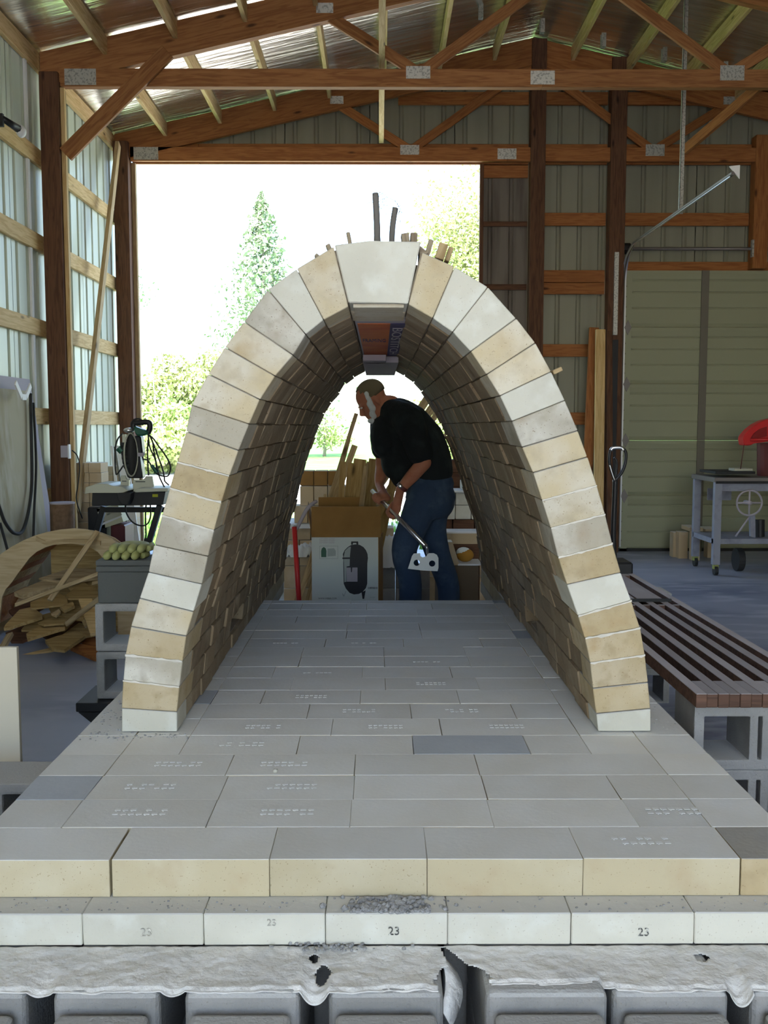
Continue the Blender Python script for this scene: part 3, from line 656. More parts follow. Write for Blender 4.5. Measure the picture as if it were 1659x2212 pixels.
def PJ(j): return [tuple(aY(*p, AF) for p in q) for q in j]
Lp, Rp = PJ(LJ), PJ(RJ)
for q in (Lp[0], Rp[0]):
    for v_ in q: v_.z = PT+.002
toneL = 'white tan grey buff white_ white grey buff grey buff buff grey buff grey buff white grey buff'.split()
toneL = ['b_white', 'b_tan', 'b_grey', 'b_tan', 'b_buff', 'b_white', 'b_grey', 'b_grey', 'b_buff', 'b_tan', 'b_buff', 'b_grey', 'b_buff', 'b_buff', 'b_buff', 'b_grey', 'b_white', 'b_buff']
toneR = ['b_white', 'b_tan', 'b_tan', 'b_tan', 'b_tan', 'b_white', 'b_tan', 'b_grey', 'b_buff', 'b_buff', 'b_buff', 'b_grey', 'b_white', 'b_buff', 'b_buff', 'b_white', 'b_white', 'b_buff']
MF = {k: bpy.data.materials.get(M[k].name) for k in ('b_white', 'b_tan', 'b_grey', 'b_buff')}
def vbrick(J0, J1, ya, yb_, m, parent, gap=.0008, jit=.0, name='brick', add=None, b=.002):
    (i0, o0), (i1, o1) = J0, J1
    def lerp(a, b_, t): return a+(b_-a)*t
    ti = gap/max((i1-i0).length, .01); to = gap/max((o1-o0).length, .01)
    q = [lerp(i0, i1, ti), lerp(o0, o1, to), lerp(o1, o0, to), lerp(i1, i0, ti)]
    if jit:
        rad = ((o0-i0)+(o1-i1)).normalized(); d_ = rad*R.uniform(-jit, jit); q = [p+d_+Vector((R.uniform(-jit, jit)*.25, 0, R.uniform(-jit, jit)*.25)) for p in q]
    dy = [R.uniform(-.002, .002) if jit else 0 for _ in range(4)]
    bm = add if add is not None else nb()
    pts = [(p.x, ya+dy[k], p.z) for k, p in enumerate(q)]+[(p.x, yb_, p.z) for p in q]
    if add is not None: hexa(bm, pts); return None
    hexa(bm, pts); bev(bm, b); return obj(name, bm, m, parent)
fir = [.30, .15, .30, .22, .15, .30, .2, .30, .15, .22, .30, .15, .30, .2, .30, .15, .30, .2]
def ring_pt(J, y, k):
    # the vault wanders slightly from the front ring
    return J
cells = []
for side, P_ in (('L', Lp), ('R', Rp)):
    tone = toneL if side == 'L' else toneR
    for i in range(18):
        ln = .215+R.uniform(-.03, .05) if i % 2 else .13+R.uniform(-.02, .03)
        vbrick(P_[i], P_[i+1], AF+R.uniform(-.003, .003), AF+ln-.001, MF[tone[i]], ar, gap=.0009)
        y = AF+ln
        while y < AB-.03:
            l2 = min(R.choice((.152, .19, .152, .228)), AB-y)
            if AB-y-l2 < .06: l2 = AB-y
            cells.append((y, side, i, l2)); y += l2
cells.sort(key=lambda c: c[0])
far = nb()
for n_, (y, side, i, l2) in enumerate(cells):
    P_ = Lp if side == 'L' else Rp
    if i == 1 and 3.55 < y < 3.75: continue          # the small flue opening left in the second course
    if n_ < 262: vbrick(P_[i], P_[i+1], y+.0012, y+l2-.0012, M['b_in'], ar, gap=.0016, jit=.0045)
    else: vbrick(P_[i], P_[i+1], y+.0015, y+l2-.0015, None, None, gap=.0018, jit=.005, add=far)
o = obj('far_bricks', far, M['b_in'], ar); tag(o, kind='stuff')
# white mortar squeezed between some front joints
for side, P_, idx in (('L', Lp, (2, 3, 8, 9, 10)), ('R', Rp, (3, 4, 5, 7, 8, 9))):
    for i in idx:
        i0, o0 = P_[i]; bm = nb(); n_ = 14; top = []; bot = []
        for k in range(n_+1):
            t_ = k/n_; p = i0+(o0-i0)*t_; h1 = .0018+.006*max(0, noise.noise((p.x*60, p.z*60, i))); h0 = -.0015-.007*max(0, noise.noise((p.x*55, p.z*60, i+7)))
            top.append(bm.verts.new((p.x, AF-.0045, p.z+h1))); bot.append(bm.verts.new((p.x, AF-.0045, p.z+h0)))
        for k in range(n_): bm.faces.new((bot[k], bot[k+1], top[k+1], top[k]))
        ex = bmesh.ops.extrude_face_region(bm, geom=bm.faces[:])['geom']; bmesh.ops.translate(bm, verts=[e for e in ex if isinstance(e, bmesh.types.BMVert)], vec=(0, .006, 0))
        obj('mortar_joint', bm, M['mortar'], ar)
# the big keystone block at the front and the grey ones behind
K = [aY(*p, AF) for p in ((753,654), (723,530), (800,521), (909,523), (881,657), (860,655))]
bm = nb(); prism(bm, [(p.x, AF-.006, p.z) for p in K], (0, .19, 0)); bev(bm, .003); obj('keystone_block', bm, M['b_white'], ar)['label'] = 'wide pale keystone block'
bx('lintel_strip', K[0].x+.012, K[4].x-.01, AF+.02, AF+.36, K[0].z-.010, K[0].z-.001, M['b_buff'], ar)
ck = nb()
bm = nb(); prism(bm, [(K[0].x+.002, AF+.19, 1.70), (K[1].x, AF+.19, 1.835), (K[3].x, AF+.19, 1.835), (K[4].x-.002, AF+.19, 1.70)], (0, .20, 0)); obj('crown_block', bm, M['b_buff'], ar)
li, lo_ = Lp[18]; ri, ro = Rp[18]
l2_, r2_ = li+(lo_-li)*.5, ri+(ro-ri)*.5
for a, b_ in ((3.02, 3.6), (3.6, 4.25), (4.25, 4.9), (4.9, AB-.02)):
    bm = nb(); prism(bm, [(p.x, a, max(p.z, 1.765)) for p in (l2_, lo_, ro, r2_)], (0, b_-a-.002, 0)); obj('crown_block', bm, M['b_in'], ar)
for k, P_ in enumerate((Lp, Rp)):               # mortar left in every joint, a little behind the brick faces
    bm = nb()
    for j, (i_, o_) in enumerate(P_[1:]):
        rd_ = (o_-i_); n3 = Vector((-rd_.z, 0, rd_.x)).normalized()*.0032; a, b_ = i_+rd_*.07, i_+rd_*.95
        hexa(bm, [(p.x, yy, p.z) for yy in (AF+.012, AB-.012) for p in (a-n3, b_-n3, b_+n3, a+n3)])
    tag(obj('joint_mortar', bm, M['joint'], ar), kind='stuff')
for a, b_, x0, x1 in ((4.42, 4.62, -.075, .03), (4.55, 5.70, -.078, .088)):
    bx('crown_filler', x0, x1, a, b_, 1.672, 1.70, M['lav'], ar, .002)
# nail carton wedged into the crown, printing on its underside
cb = thing('wedged_carton', 'orange printed carton wedged into the crown of the arch', 'box', (0, 3.8, 1.69))
bx('carton_body', -.078, .094, 3.0, 4.58, 1.704, 1.763, M['lav'], cb, .002)
bx('orange_panel', -.07, .034, 3.12, 4.52, 1.7015, 1.7035, M['orange'], cb)
bx('navy_panel', .0345, .084, 3.12, 4.54, 1.7015, 1.7035, M['purple'], cb)
DOWN = Matrix(((0, 1, 0), (1, 0, 0), (0, 0, -1)))    # columns: text x -> +y depth, read from below
tx = text('brand_lettering', 'BOSTITCH', .05, (0, 0, 0), Matrix.Identity(3), M['lav'], None)
for v_ in tx.data.vertices: v_.co = Vector((v_.co.x*5.1, v_.co.y*1.0, v_.co.z))
tx.parent = cb; tx.rotation_quaternion = DOWN.to_quaternion(); tx.location = Vector((.058, 3.83, 1.7008))-ORG[cb.name]
tx = text('small_lettering', 'FRAMING', .028, (0, 0, 0), Matrix.Identity(3), M['purple'], None)
for v_ in tx.data.vertices: v_.co = Vector((v_.co.x*.75, v_.co.y*7, v_.co.z))
M3 = Matrix(((1, 0, 0), (0, -1, 0), (0, 0, -1)))
tx.parent = cb; tx.rotation_quaternion = M3.to_quaternion(); tx.location = Vector((-.02, 3.72, 1.7008))-ORG[cb.name]
# shims and sticks poking out of the top joints
def shim(pa, pb, w_, Y, label, m='shim', grp='wooden shims in the arch top joints', d=.05):
    a, b_ = aY(*pa, Y), aY(*pb, Y); return tag(beam('wood_shim', a, b_, w_, d, M[m], None, up=(0, 1, 0), b=.002), label, 'shim', grp)
SH = [((757,530),(752,505),.011,2.80,'thin grey shim over the left part of the keystone'), ((722,560),(708,531),.013,2.76,'leaning shim just left of the keystone'), ((697,566),(682,553),.012,2.82,'short stub shim leftmost on the arch top'), ((877,528),(874,507),.022,2.80,'squat blocky shim right of the two sticks'), ((893,528),(894,506),.02,2.84,'second squat shim right of the two sticks'), ((921,556),(931,521),.014,2.78,'tilted shim just right of the keystone'), ((948,562),(958,529),.026,2.80,'wide pale shim on the right shoulder'), ((964,566),(974,537),.014,2.84,'dark narrow shim behind the wide pale one'), ((1192,806),(1211,797),.012,2.75,'small pale shim sticking out of right flank')]
wg = [aY(x_, y_, AF) for x_, y_ in ((908,526),(926,541),(913,556),(906,580))]
bm = nb(); prism(bm, [(p.x, AF+.03, p.z) for p in wg], (0, .12, 0)); tag(obj('wood_shim', bm, M['shim']), 'added dark wedge closing the light gap between keystone and its right neighbour', 'shim', 'wooden shims in the arch top joints')  # added wedge keeps light from leaking past the keystone
for s_ in SH: 
    o = shim(*s_)
    o.rotation_quaternion = frame(aY(*s_[0], s_[3]), aY(*s_[1], s_[3]), (0, 1, 0)).to_quaternion()
    if 'pale' in s_[4]: o.data = o.data.copy(); o.data.materials[0] = M['oldwood']
bm = nb(); rr_ = random.Random(3)
tubo('bark_stick', spline([aY(815, 530, 2.74), aY(814, 480, 2.75), aY(811, 418, 2.76)], 4), [.0095, .0098, .009, .0095, .009, .0092, .0088, .009, .0088], M['stick'], None, 7)
tag(bpy.data.objects['bark_stick'], 'tall upright bark-covered stick on top of the keystone', 'stick', 'sticks standing on the arch')
k2 = tubo('bark_stick', spline([aY(846, 530, 2.76), aY(848, 490, 2.76), aY(854, 450, 2.77)], 4), .0082, M['stick'], None, 7); tag(k2, 'shorter curved bark stick right of the tall one', 'stick', 'sticks standing on the arch')
for o, (cx, cy) in ((bpy.data.objects['bark_stick'], (820, 425)), (k2, (860, 452))):
    bm = nb()
    for _ in range(16):
        p = aY(cx+rr_.uniform(-8, 6), cy+rr_.uniform(-6, 30), 2.76); q = p+Vector((rr_.uniform(-.03, .03), rr_.uniform(-.01, .01), rr_.uniform(-.01, .025)))
        tube(bm, [p, (p+q)/2+Vector((0, 0, .006)), q], .0006, 4)
    obj('bark_fibres', bm, M['stick'], o)['kind'] = 'stuff'
# small waste brick at the flue opening
# ================================================================== left side clutter
# plywood arch centring
YC = 6.05
cx2 = lambda p: aY(p[0]/5.03, 1120+p[1]/5.03, YC)
OUT = [(-330,1500), (-320,1150), (-270,860), (-160,600), (0,392), (120,310), (250,240), (380,185), (500,150), (650,122), (800,108), (930,118), (1050,150), (1200,212), (1330,310), (1440,430), (1540,620), (1610,860), (1650,1150), (1660,1500)]
INN = [(-20,1500), (-10,1150), (20,860), (60,770), (130,690), (200,590), (260,510), (320,430), (400,360), (500,310), (600,282), (730,272), (850,280), (960,305), (1060,360), (1130,450), (1200,600), (1250,800), (1280,1100), (1290,1500)]
ce_ = thing('arch_centring', 'curved plywood centring form standing at left, heaped with scrap wood', 'form', (-1.9, YC, 0))
def rib(Y, nm):
    bm = nb(); n_ = len(OUT); o_ = [cx2(p) for p in OUT]; i_ = [cx2(p) for p in INN]
    for L_ in (o_, i_):
        for p in (L_[0], L_[-1]): p.z = .0
    for k in range(n_-1):
        hexa(bm, [(q.x, Y+dy, max(q.z, 0)) for dy in (0, .018) for q in (o_[k], o_[k+1], i_[k+1], i_[k])])
    bmesh.ops.remove_doubles(bm, verts=bm.verts, dist=.0004)
    return obj(nm, bm, M['ply'], ce_)
rib(YC, 'front_rib'); rr_b = rib(YC+.45, 'rear_rib'); rr_b.location.x -= .09; rr_b.location.z -= .0; rr_b.scale = (.97, 1, .93)
rr_b.location.z -= .03
IN3 = [cx2(p) for p in INN]
for k in range(1, len(IN3)-2):
    a, b_ = IN3[k], IN3[k+1]
    if (b_-a).length < .03 or k > 15: continue
    d_ = (b_-a); n3 = Vector((-d_.z, 0, d_.x)).normalized()*.012
    if n3.z < 0: n3 = -n3
    q = [(a.x+d_.x*.03, a.z+d_.z*.03), (b_.x-d_.x*.03, b_.z-d_.z*.03)]
    bm = nb(); hexa(bm, [(q[0][0], yy, q[0][1]) if s_ == 0 else (q[1][0], yy, q[1][1]) if s_ == 1 else (q[1][0]+n3.x, yy, q[1][1]+n3.z) if s_ == 2 else (q[0][0]+n3.x, yy, q[0][1]+n3.z) for yy in (YC+.02, YC+.44) for s_ in range(4)])
    obj('lagging_board', bm, M['pine_red'] if k % 2 else M['oldwood'], ce_)
c0, c1 = cx2((400, 215)), cx2((1100, 265))
bm = nb(); pts = [cx2(p) for p in ((400,195),(500,245),(700,222),(900,222),(1100,240),(1095,290),(900,270),(700,272),(520,290),(400,240))]
prism(bm, [(p.x, YC-.02, p.z) for p in pts], (0, .019, 0)); obj('splice_strip', bm, M['oldwood'], ce_)
back = bx('back_board', cx2((300, 0)).x, cx2((1150, 0)).x, YC+.405, YC+.425, .0, cx2((0, 345)).z, M['scrap'], ce_)
# scrap pieces: outline points (in the crop frame), depth, slant in depth, thickness
def scrap(pts, Y, tilt, th, label, m='scrap'):
    P3 = [aY(p[0]/5.03, 1120+p[1]/5.03, Y+tilt*(p[1]-pts[0][1])/-100.) for p in pts]
    zmin = min(p.z for p in P3)
    bm = nb(); a, b_, c = P3[0], P3[1], P3[2]
    nn = (b_-a).cross(c-a).normalized()
    if nn.z > 0: nn = -nn
    prism(bm, P3, nn*th); return tag(obj('wood_scrap', bm, M[m]), label, 'scrap wood', 'scrap wood in the plywood centring')
SC = [([(330,910),(610,790),(730,860),(735,930),(330,975)], 5.55, .16, .012, 'broken plank with a charred notch near the middle of the scrap heap', 'scrap'),
 ([(40,1190),(60,1150),(210,990),(350,960),(460,1040),(455,1065),(130,1170)], 5.45, .14, .02, 'wide grey-edged plank at the left of the scrap heap', 'scrap'),
 ([(285,1250),(480,1140),(700,1130),(705,1180),(300,1305)], 5.3, .16, .02, 'pale-edged plank sloping low in the centre of the heap', 'scrap'),
 ([(410,1130),(560,1080),(790,1010),(800,1030),(690,1140),(640,1140),(480,1155)], 5.42, .16, .012, 'curved-cut piece above the pale-edged plank', 'scrap'),
 ([(490,1320),(640,1270),(860,1220),(920,1275),(700,1425),(560,1410)], 5.3, .14, .02, 'round-cornered board lowest at the front of the heap', 'scrap'),
 ([(640,1290),(860,1130),(1100,1190),(1105,1240),(900,1285)], 5.5, .14, .015, 'brown sheet piece under the yellow plank', 'scrap'),
 ([(850,870),(1000,870),(1100,1180),(1090,1230),(980,1250)], 5.4, .10, .018, 'yellow upright plank leaning beside the block stack', 'pine'),
 ([(710,830),(900,690),(1120,800),(1110,860),(740,860)], 5.6, .14, .016, 'triangular offcut with a slot below the long lath', 'scrap'),
 ([(150,800),(640,600),(830,610),(850,650),(240,830)], 5.75, .12, .03, 'thick weathered board across the back of the heap', 'oldwood'),
 ([(420,650),(760,540),(1060,550),(1100,640),(700,700)], 5.9, .1, .015, 'dim wide sheet deep inside the centring', 'oldwood'),
 ([(760,1390),(820,1350),(1080,1400),(1050,1510),(1010,1500)], 5.35, .1, .03, 'orange two-by-four end at the foot of the block stack', 'pine_red'),
 ([(890,1345),(960,1290),(1110,1280),(1080,1400)], 5.55, .1, .02, 'reddish board behind the orange two-by-four', 'pine_red'),
 ([(650,960),(790,905),(810,945),(700,1000)], 5.48, .1, .02, 'small brown block between two planks', 'scrap'),
 ([(555,1030),(640,985),(660,1010),(610,1058)], 5.46, .1, .015, 'tiny pinkish offcut above the curved-cut piece', 'oldwood'),
 ([(890,1110),(930,1090),(960,1150),(920,1180)], 5.45, .1, .015, 'small pinkish wedge beside the yellow plank', 'oldwood'),
 ([(150,1500),(560,1400),(600,1420),(165,1525)], 5.42, .1, .015, 'thin lath lying on the concrete at the front of the heap', 'pine'),
 ([(230,1210),(330,1080),(700,980),(900,1000),(700,1210)], 5.62, .1, .015, 'shadowed sheet under the pale-edged plank', 'scrap'),
 ([(60,1240),(420,1090),(560,1200),(240,1330),(120,1330)], 5.75, .1, .02, 'added dark fill plank at the bottom left of the heap', 'post'),  # dark pieces added here: timber colour stands for shade inside the heap
 ([(420,1240),(900,1080),(1080,1180),(900,1330),(560,1330)], 5.85, .1, .02, 'added dark fill plank at the bottom middle of the heap', 'post'),
 ([(90,1000),(420,830),(520,930),(200,1110)], 5.85, .1, .02, 'added dark fill offcut behind the charred plank', 'post'),
 ([(700,700),(1050,640),(1130,760),(800,830)], 5.95, .1, .02, 'upper right board lying behind the long lath', 'scrap'),
 ([(60,900),(300,760),(420,800),(160,960)], 6.0, .08, .02, 'plank tucked into the upper left of the centring', 'oldwood'),
 ([(500,880),(900,780),(1100,900),(900,1100),(560,1040)], 5.72, .1, .015, 'shadowed plywood sheet in the middle of the heap', 'scrap')]
for s_ in SC:
    s_ = list(s_); s_[1] += .36 if s_[1] < 5.6 else .33; s_[1] = min(s_[1], 6.32); scrap(*s_)
def lath(a, b_, Ya, Yb, w_, th, label, m='oldwood'):
    pa, pb = aY(a[0]/5.03, 1120+a[1]/5.03, Ya), aY(b_[0]/5.03, 1120+b_[1]/5.03, Yb)
    return tag(beam('wood_scrap', pa, pb, th*.7, w_, M[m], None, up=(0, -1, .3), b=.001), label, 'scrap wood', 'scrap wood in the plywood centring')
lath((540, 890), (1060, 140), 5.6, 6.0, .012, .045, 'long lath leaning steeply up to the top of the form')
lath((170, 940), (1110, 585), 5.62, 5.45, .012, .03, 'long thin lath crossing the whole heap')
lath((720, 1150), (1150, 820), 5.6, 5.3, .014, .04, 'lath running up to the right towards the block stack')
lath((1010, 705), (1130, 680), 5.7, 5.6, .014, .028, 'short lath end beside the dark block')
lath((20, 1420), (110, 1260), 5.0, 5.2, .02, .05, 'dark board end leaning at the lower left of the form')
# big plywood sheets leaning on the wall with hoses
TR, BR = aX(64, 845, -2.73), aX(108, 1190, -2.65)
def leaner(name, tr, br, wid, th, m, label, cat):
    t1 = Vector(tr); b1 = Vector(br); k = b1.z/(t1.z-b1.z); foot = b1+(b1-t1)*k
    bm = nb(); hexa(bm, [foot, t1, t1-Vector((0, wid, 0)), foot-Vector((0, wid, 0))]+[p+Vector((-th, 0, -.0)) for p in (foot, t1, t1-Vector((0, wid, 0)), foot-Vector((0, wid, 0)))])
    return tag(obj(name, bm, m), label, cat)
leaner('plywood_sheet', TR, BR, 1.6, .015, M['sheet'], 'weathered plywood sheet leaning at the left wall behind the hoses', 'board')
leaner('grey_panel', TR+Vector((-.06, .18, .1)), BR+Vector((-.05, .30, 0)), 1.5, .012, M['lav'], 'grey panel leaning behind the plywood sheet', 'board')
hs = thing('rubber_hose', 'black rubber hose hanging in a loop over the plywood sheet', 'hose', (-2.5, 7.3, .8))
hx = -2.33
hp = [aX(66, 850, -2.70), aX(68, 950, -2.68), aX(68, 1060, -2.65), aX(52, 1140, -2.63), aX(32, 1152, -2.62), aX(12, 1130, -2.62), aX(0, 1100, -2.63), aX(-12, 1060, -2.64)]
tubo('hose', hp, .013, M['rub'], hs, 8, 6)
tubo('hose', [aX(72, 870, -2.70), aX(78, 1000, -2.67), aX(74, 1100, -2.64), aX(72, 1160, -2.62)], .010, M['rub'], hs, 8, 6)
tubo('hose', [aX(0, 1130, -2.62), aX(10, 1165, -2.61), aX(18, 1195, -2.60)], .010, M['rub'], hs, 8, 6)
bk_ = thing('hose_bracket', 'bent white metal bracket hooked on top of the plywood sheet', 'bracket', tuple(TR))
for a, b_ in (((33, 826), (47, 858)), ((47, 858), (56, 858)), ((56, 858), (66, 832))):
    beam('bracket_arm', aX(*a, -2.64), aX(*b_, -2.64), .045, .012, M['white'], bk_, up=(1, 0, 0))
# stacked bricks by the wall
def brickwall(x0, y0, nx, nz, label, cat='brick stack', axis='x', bw_=.115, bh=.07, bd=.23, name='brick_stack', m='cinbrick', skip=(), grp=None, z0=0, gapx=.004):
    t = thing(name, label, cat, (x0+nx*bw_/2, y0, z0), grp)
    for k in range(nz):
        for i in range(nx):
            if (i, k) in skip: continue
            j = R.uniform(-.006, .006); dx = (.5*bw_ if k % 2 else 0) if bw_ > .2 else 0
            bx('brick', x0+i*bw_+dx+gapx/2, x0+(i+1)*bw_+dx-gapx/2, y0+j, y0+j+bd, z0+k*bh+.0008, z0+(k+1)*bh-.0012, M[m], t, .002)
    return t
a = aY(90, 1005, 8.95); b_ = aY(128, 1005, 8.95)
brickwall(-2.79, 8.6, 3, 12, 'small stack of buff bricks against the wall left of the post', bw_=.11, bh=.088)
x0 = aY(176, 1050, 9.4).x
brickwall(x0, 9.75, 4, 11, 'stack of buff bricks right of the post behind the saw', bw_=.105, bh=.089, skip={(3, 10), (0, 10)})
fb = thing('fibre_drum', 'brown fibre drum standing at the foot of the left post', 'drum', (-2.42, 7.6, 0))
dc = aY(134, 1088, 7.5); bm = nb(); cyl(bm, (dc.x, 7.5, 0), (dc.x, 7.5, dc.z), .09, .092, 24); obj('drum_body', bm, mat('drum_card', (.2, .12, .07), .8, n=[(30, (.15, .09, .05), .4, .6)]), fb, False)
bm = nb(); cyl(bm, (dc.x, 7.5, dc.z), (dc.x, 7.5, dc.z+.012), .096, .096, 24); obj('drum_lid', bm, M['lav'], fb)
ja = aY(150, 970, 8.24)
jb = thing('outlet_box', 'grey outlet box on the left post with a plugged cord', 'outlet', tuple(ja))
bx('box_body', ja.x-.06, ja.x-.0, ja.y-.05, ja.y-.0, ja.z-.07, ja.z+.03, M['lav'], jb, .003); bx('cover_plate', ja.x+.0, ja.x+.012, ja.y-.05, ja.y, ja.z-.08, ja.z+.04, M['white'], jb, .002)
tubo('cord', [aY(156, 973, 8.15), aY(167, 985, 8.1), aY(172, 1010, 8.05), aY(168, 1050, 8.05), aY(165, 1080, 8.1), aY(178, 1120, 8.2)], .005, M['rub'], jb, 6, 6)
# ---- compound saw on a folding stand
def S(x, y, Y=7.2): return aY(180+x/6.705, 890+y/6.705, Y)     # points taken from the enlarged view
SY = 7.2
sw = thing('mitre_saw', 'dark green and black mitre saw with looped cords on a stand', 'saw', tuple(S(650, 1350)))
def sprism(nm, pts, Y, th, m, parent=sw, b=0):
    bm = nb(); prism(bm, [S(x, y, Y) for x, y in pts], (0, th, 0))
    if b: bev(bm, b)
    return obj(nm, bm, m, parent)
sprism('saw_base', [(130,1160),(400,1150),(560,1170),(760,1165),(1190,1150),(1150,1350),(120,1360)], SY-.12, .3, M['black'], b=.004)
sprism('table_wing', [(30,1090),(180,1040),(350,1042),(420,1075),(560,1078),(660,1140),(560,1175),(100,1165),(20,1190)], SY-.16, .34, M['ltgrey'], b=.003)
sprism('table_wing', [(720,1145),(790,1105),(1225,1105),(1215,1150),(760,1165)], SY-.16, .34, M['ltgrey'], b=.003)
sprism('fence', [(540,920),(600,920),(620,980),(660,985),(660,1130),(540,1075)], SY, .03, M['ltgrey'], b=.002)
sprism('fence', [(715,990),(860,985),(890,960),(900,930),(995,930),(1025,1105),(790,1108),(720,1145)], SY, .03, M['ltgrey'], b=.002)
for (x0, x1, yt) in ((560, 625, 1002), (755, 895, 1010)): sprism('fence_slot', [(x0, yt-6), (x1, yt-6), (x1, yt+6), (x0, yt+6)], SY-.003, .004, M['black'])
sprism('turntable', [(480,1180),(690,1170),(680,1260),(640,1350),(560,1340),(500,1270)], SY-.22, .12, M['rub'], b=.004)
sprism('warning_label', [(1000,1190),(1080,1190),(1080,1232),(1000,1232)], SY-.1225, .002, mat('yellow_label', (.4, .42, .02), .6))
sprism('motor_arm', [(680,350),(830,345),(860,600),(800,620),(840,780),(860,960),(640,960),(600,830),(560,600),(560,450),(700,450)], SY+.02, .1, M['black'], b=.01)
for k, (x, y) in enumerate(((585, 480), (590, 540), (592, 600), (600, 660), (610, 720), (625, 780))):
    bm = nb(); cyl(bm, S(x-35, y, SY-.02), S(x+45, y-6, SY-.02), .021, seg=12); obj('spring_coil', bm, M['rub'], sw)
sprism('pale_tube', [(563,325),(610,322),(612,440),(565,440)], SY-.03, .03, M['ltgrey'])
bm = nb(); 
for k in range(24):
    a = 2*PI*k/24; 
c_ = S(690, 620, SY-.05); q = []
for k in range(40):
    a = 2*PI*k/40; q.append(c_+Vector((math.cos(a)*.034, .06*math.cos(a), math.sin(a)*.157)))
tubo('blade_guard_rim', q+[q[0]], 0.006, M['ltgrey'], sw, 6)
bm = nb(); 
ell(bm, S(700, 600, SY), (.04, .05, .157)); obj('blade_guard', bm, M['rub'], sw, True)
sprism('motor_body', [(720,200),(830,240),(950,280),(930,320),(850,350),(760,345),(735,260)], SY-.03, .09, M['green'], b=.012)
tubo('handle', [S(735, 250, SY), S(725, 165, SY), S(800, 155, SY), S(940, 150, SY), S(965, 225, SY), S(935, 310, SY)], [.016]+[.021]*30, M['black'], sw, 10, 6)
bm = nb(); cyl(bm, S(510, 520, SY-.02), S(565, 575, SY-.02), .026, seg=12); obj('lock_knob', bm, M['green'], sw)
bm = nb(); ell(bm, S(660, 265, SY), (.04,.04,.02)); obj('chrome_cap', bm, M['alum'], sw, True)
sprism('trigger_housing', [(780,590),(880,600),(850,650),(790,640)], SY-.02, .05, M['lav'])
for pts in ([(700,170),(730,115),(800,98),(870,130)], [(570,310),(500,390),(465,520),(460,700),(470,860),(490,900),(580,775)], [(930,320),(1010,380),(1080,480),(1170,600),(1240,720),(1262,820),(1230,920),(1160,930),(1060,890),(980,770),(930,700),(860,680)], [(940,330),(960,500),(1040,680),(1060,800),(1070,880)], [(950,330),(1000,420),(1020,560),(1060,760),(1090,900)], [(960,340),(1020,470),(1080,640),(1140,800),(1170,930),(1180,1000),(1240,1060)], [(940,400),(930,560),(935,760),(945,920)], [(610,1350),(620,1450),(680,1560),(770,1630),(880,1645),(950,1590),(975,1480),(970,1350)], [(908,1350),(900,1500),(905,1700),(905,1880)], [(1090,900),(1110,960),(1160,1060),(1180,1100)]):
    tubo('power_cord', [S(x, y, SY-.01) for x, y in pts], 0.006, M['rub'], sw, 6, 6)
bm = nb(); cyl(bm, S(985, 770, SY-.01), S(1070, 880, SY-.01), .012, .017); obj('plug', bm, M['green'], sw)
bm = nb(); cyl(bm, S(905, 1830, SY-.01), S(895, 1990, SY-.01), .0105, .02); obj('plug', bm, M['rub'], sw)
std = thing('saw_stand', 'black folding stand legs under the mitre saw', 'stand', tuple(S(700, 1400)))
for (a, b_, yy) in (((1110, 1350), (860, 2200), -.05), ((1110, 1350), (860, 2200), .3), ((300, 1365), (60, 2200), .3)):
    p, q = S(*a, SY+yy), S(*b_, SY+yy); d_ = q-p; q = p+d_*((p.z)/(p.z-q.z)); beam('leg', p, q, .042, .05, M['black'], std, up=(0, 1, 0))
bx('cross_bar', S(170, 1365, SY).x, S(1110, 1365, SY).x, SY+.24, SY+.28, S(0, 1370, SY+.3).z-.04, S(0, 1370, SY+.3).z, M['black'], std)
# cream carton under the saw table, on a dark tool chest
YX = 8.0
cx_ = thing('cream_carton', 'tilted cream carton with a pale stripe under the saw table', 'box', tuple(S(400, 1700, YX)))
bm = nb(); prism(bm, [S(x, y, YX) for x, y in ((185,1400),(500,1340),(580,1590),(280,1690))], (0, .2, 0)); obj('carton_body', bm, mat('cream_card', (.62, .60, .40), .7), cx_)
for nm, pts, m_ in (('carton_label', ((205,1450),(505,1365),(560,1490),(255,1600)), M['ltgrey']), ('white_stripe', ((262,1610),(545,1500),(555,1520),(275,1640)), M['white']), ('small_print', ((335,1470),(385,1455),(395,1482),(345,1500)), M['printg'])):
    bm = nb(); prism(bm, [S(x, y, YX-.002) for x, y in pts], (0, .0015, 0)); obj(nm, bm, m_, cx_)
zt_ = S(400, 1650, YX).z
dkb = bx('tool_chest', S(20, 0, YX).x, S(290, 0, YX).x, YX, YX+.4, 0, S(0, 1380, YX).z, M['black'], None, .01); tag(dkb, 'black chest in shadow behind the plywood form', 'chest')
dk2 = bx('brown_crate', S(350, 0, YX).x, S(560, 0, YX).x, YX+.0, YX+.3, 0, S(0, 1640, YX).z, M['maroon'], None, .01); tag(dk2, 'dark brown crate under the cream carton', 'crate')
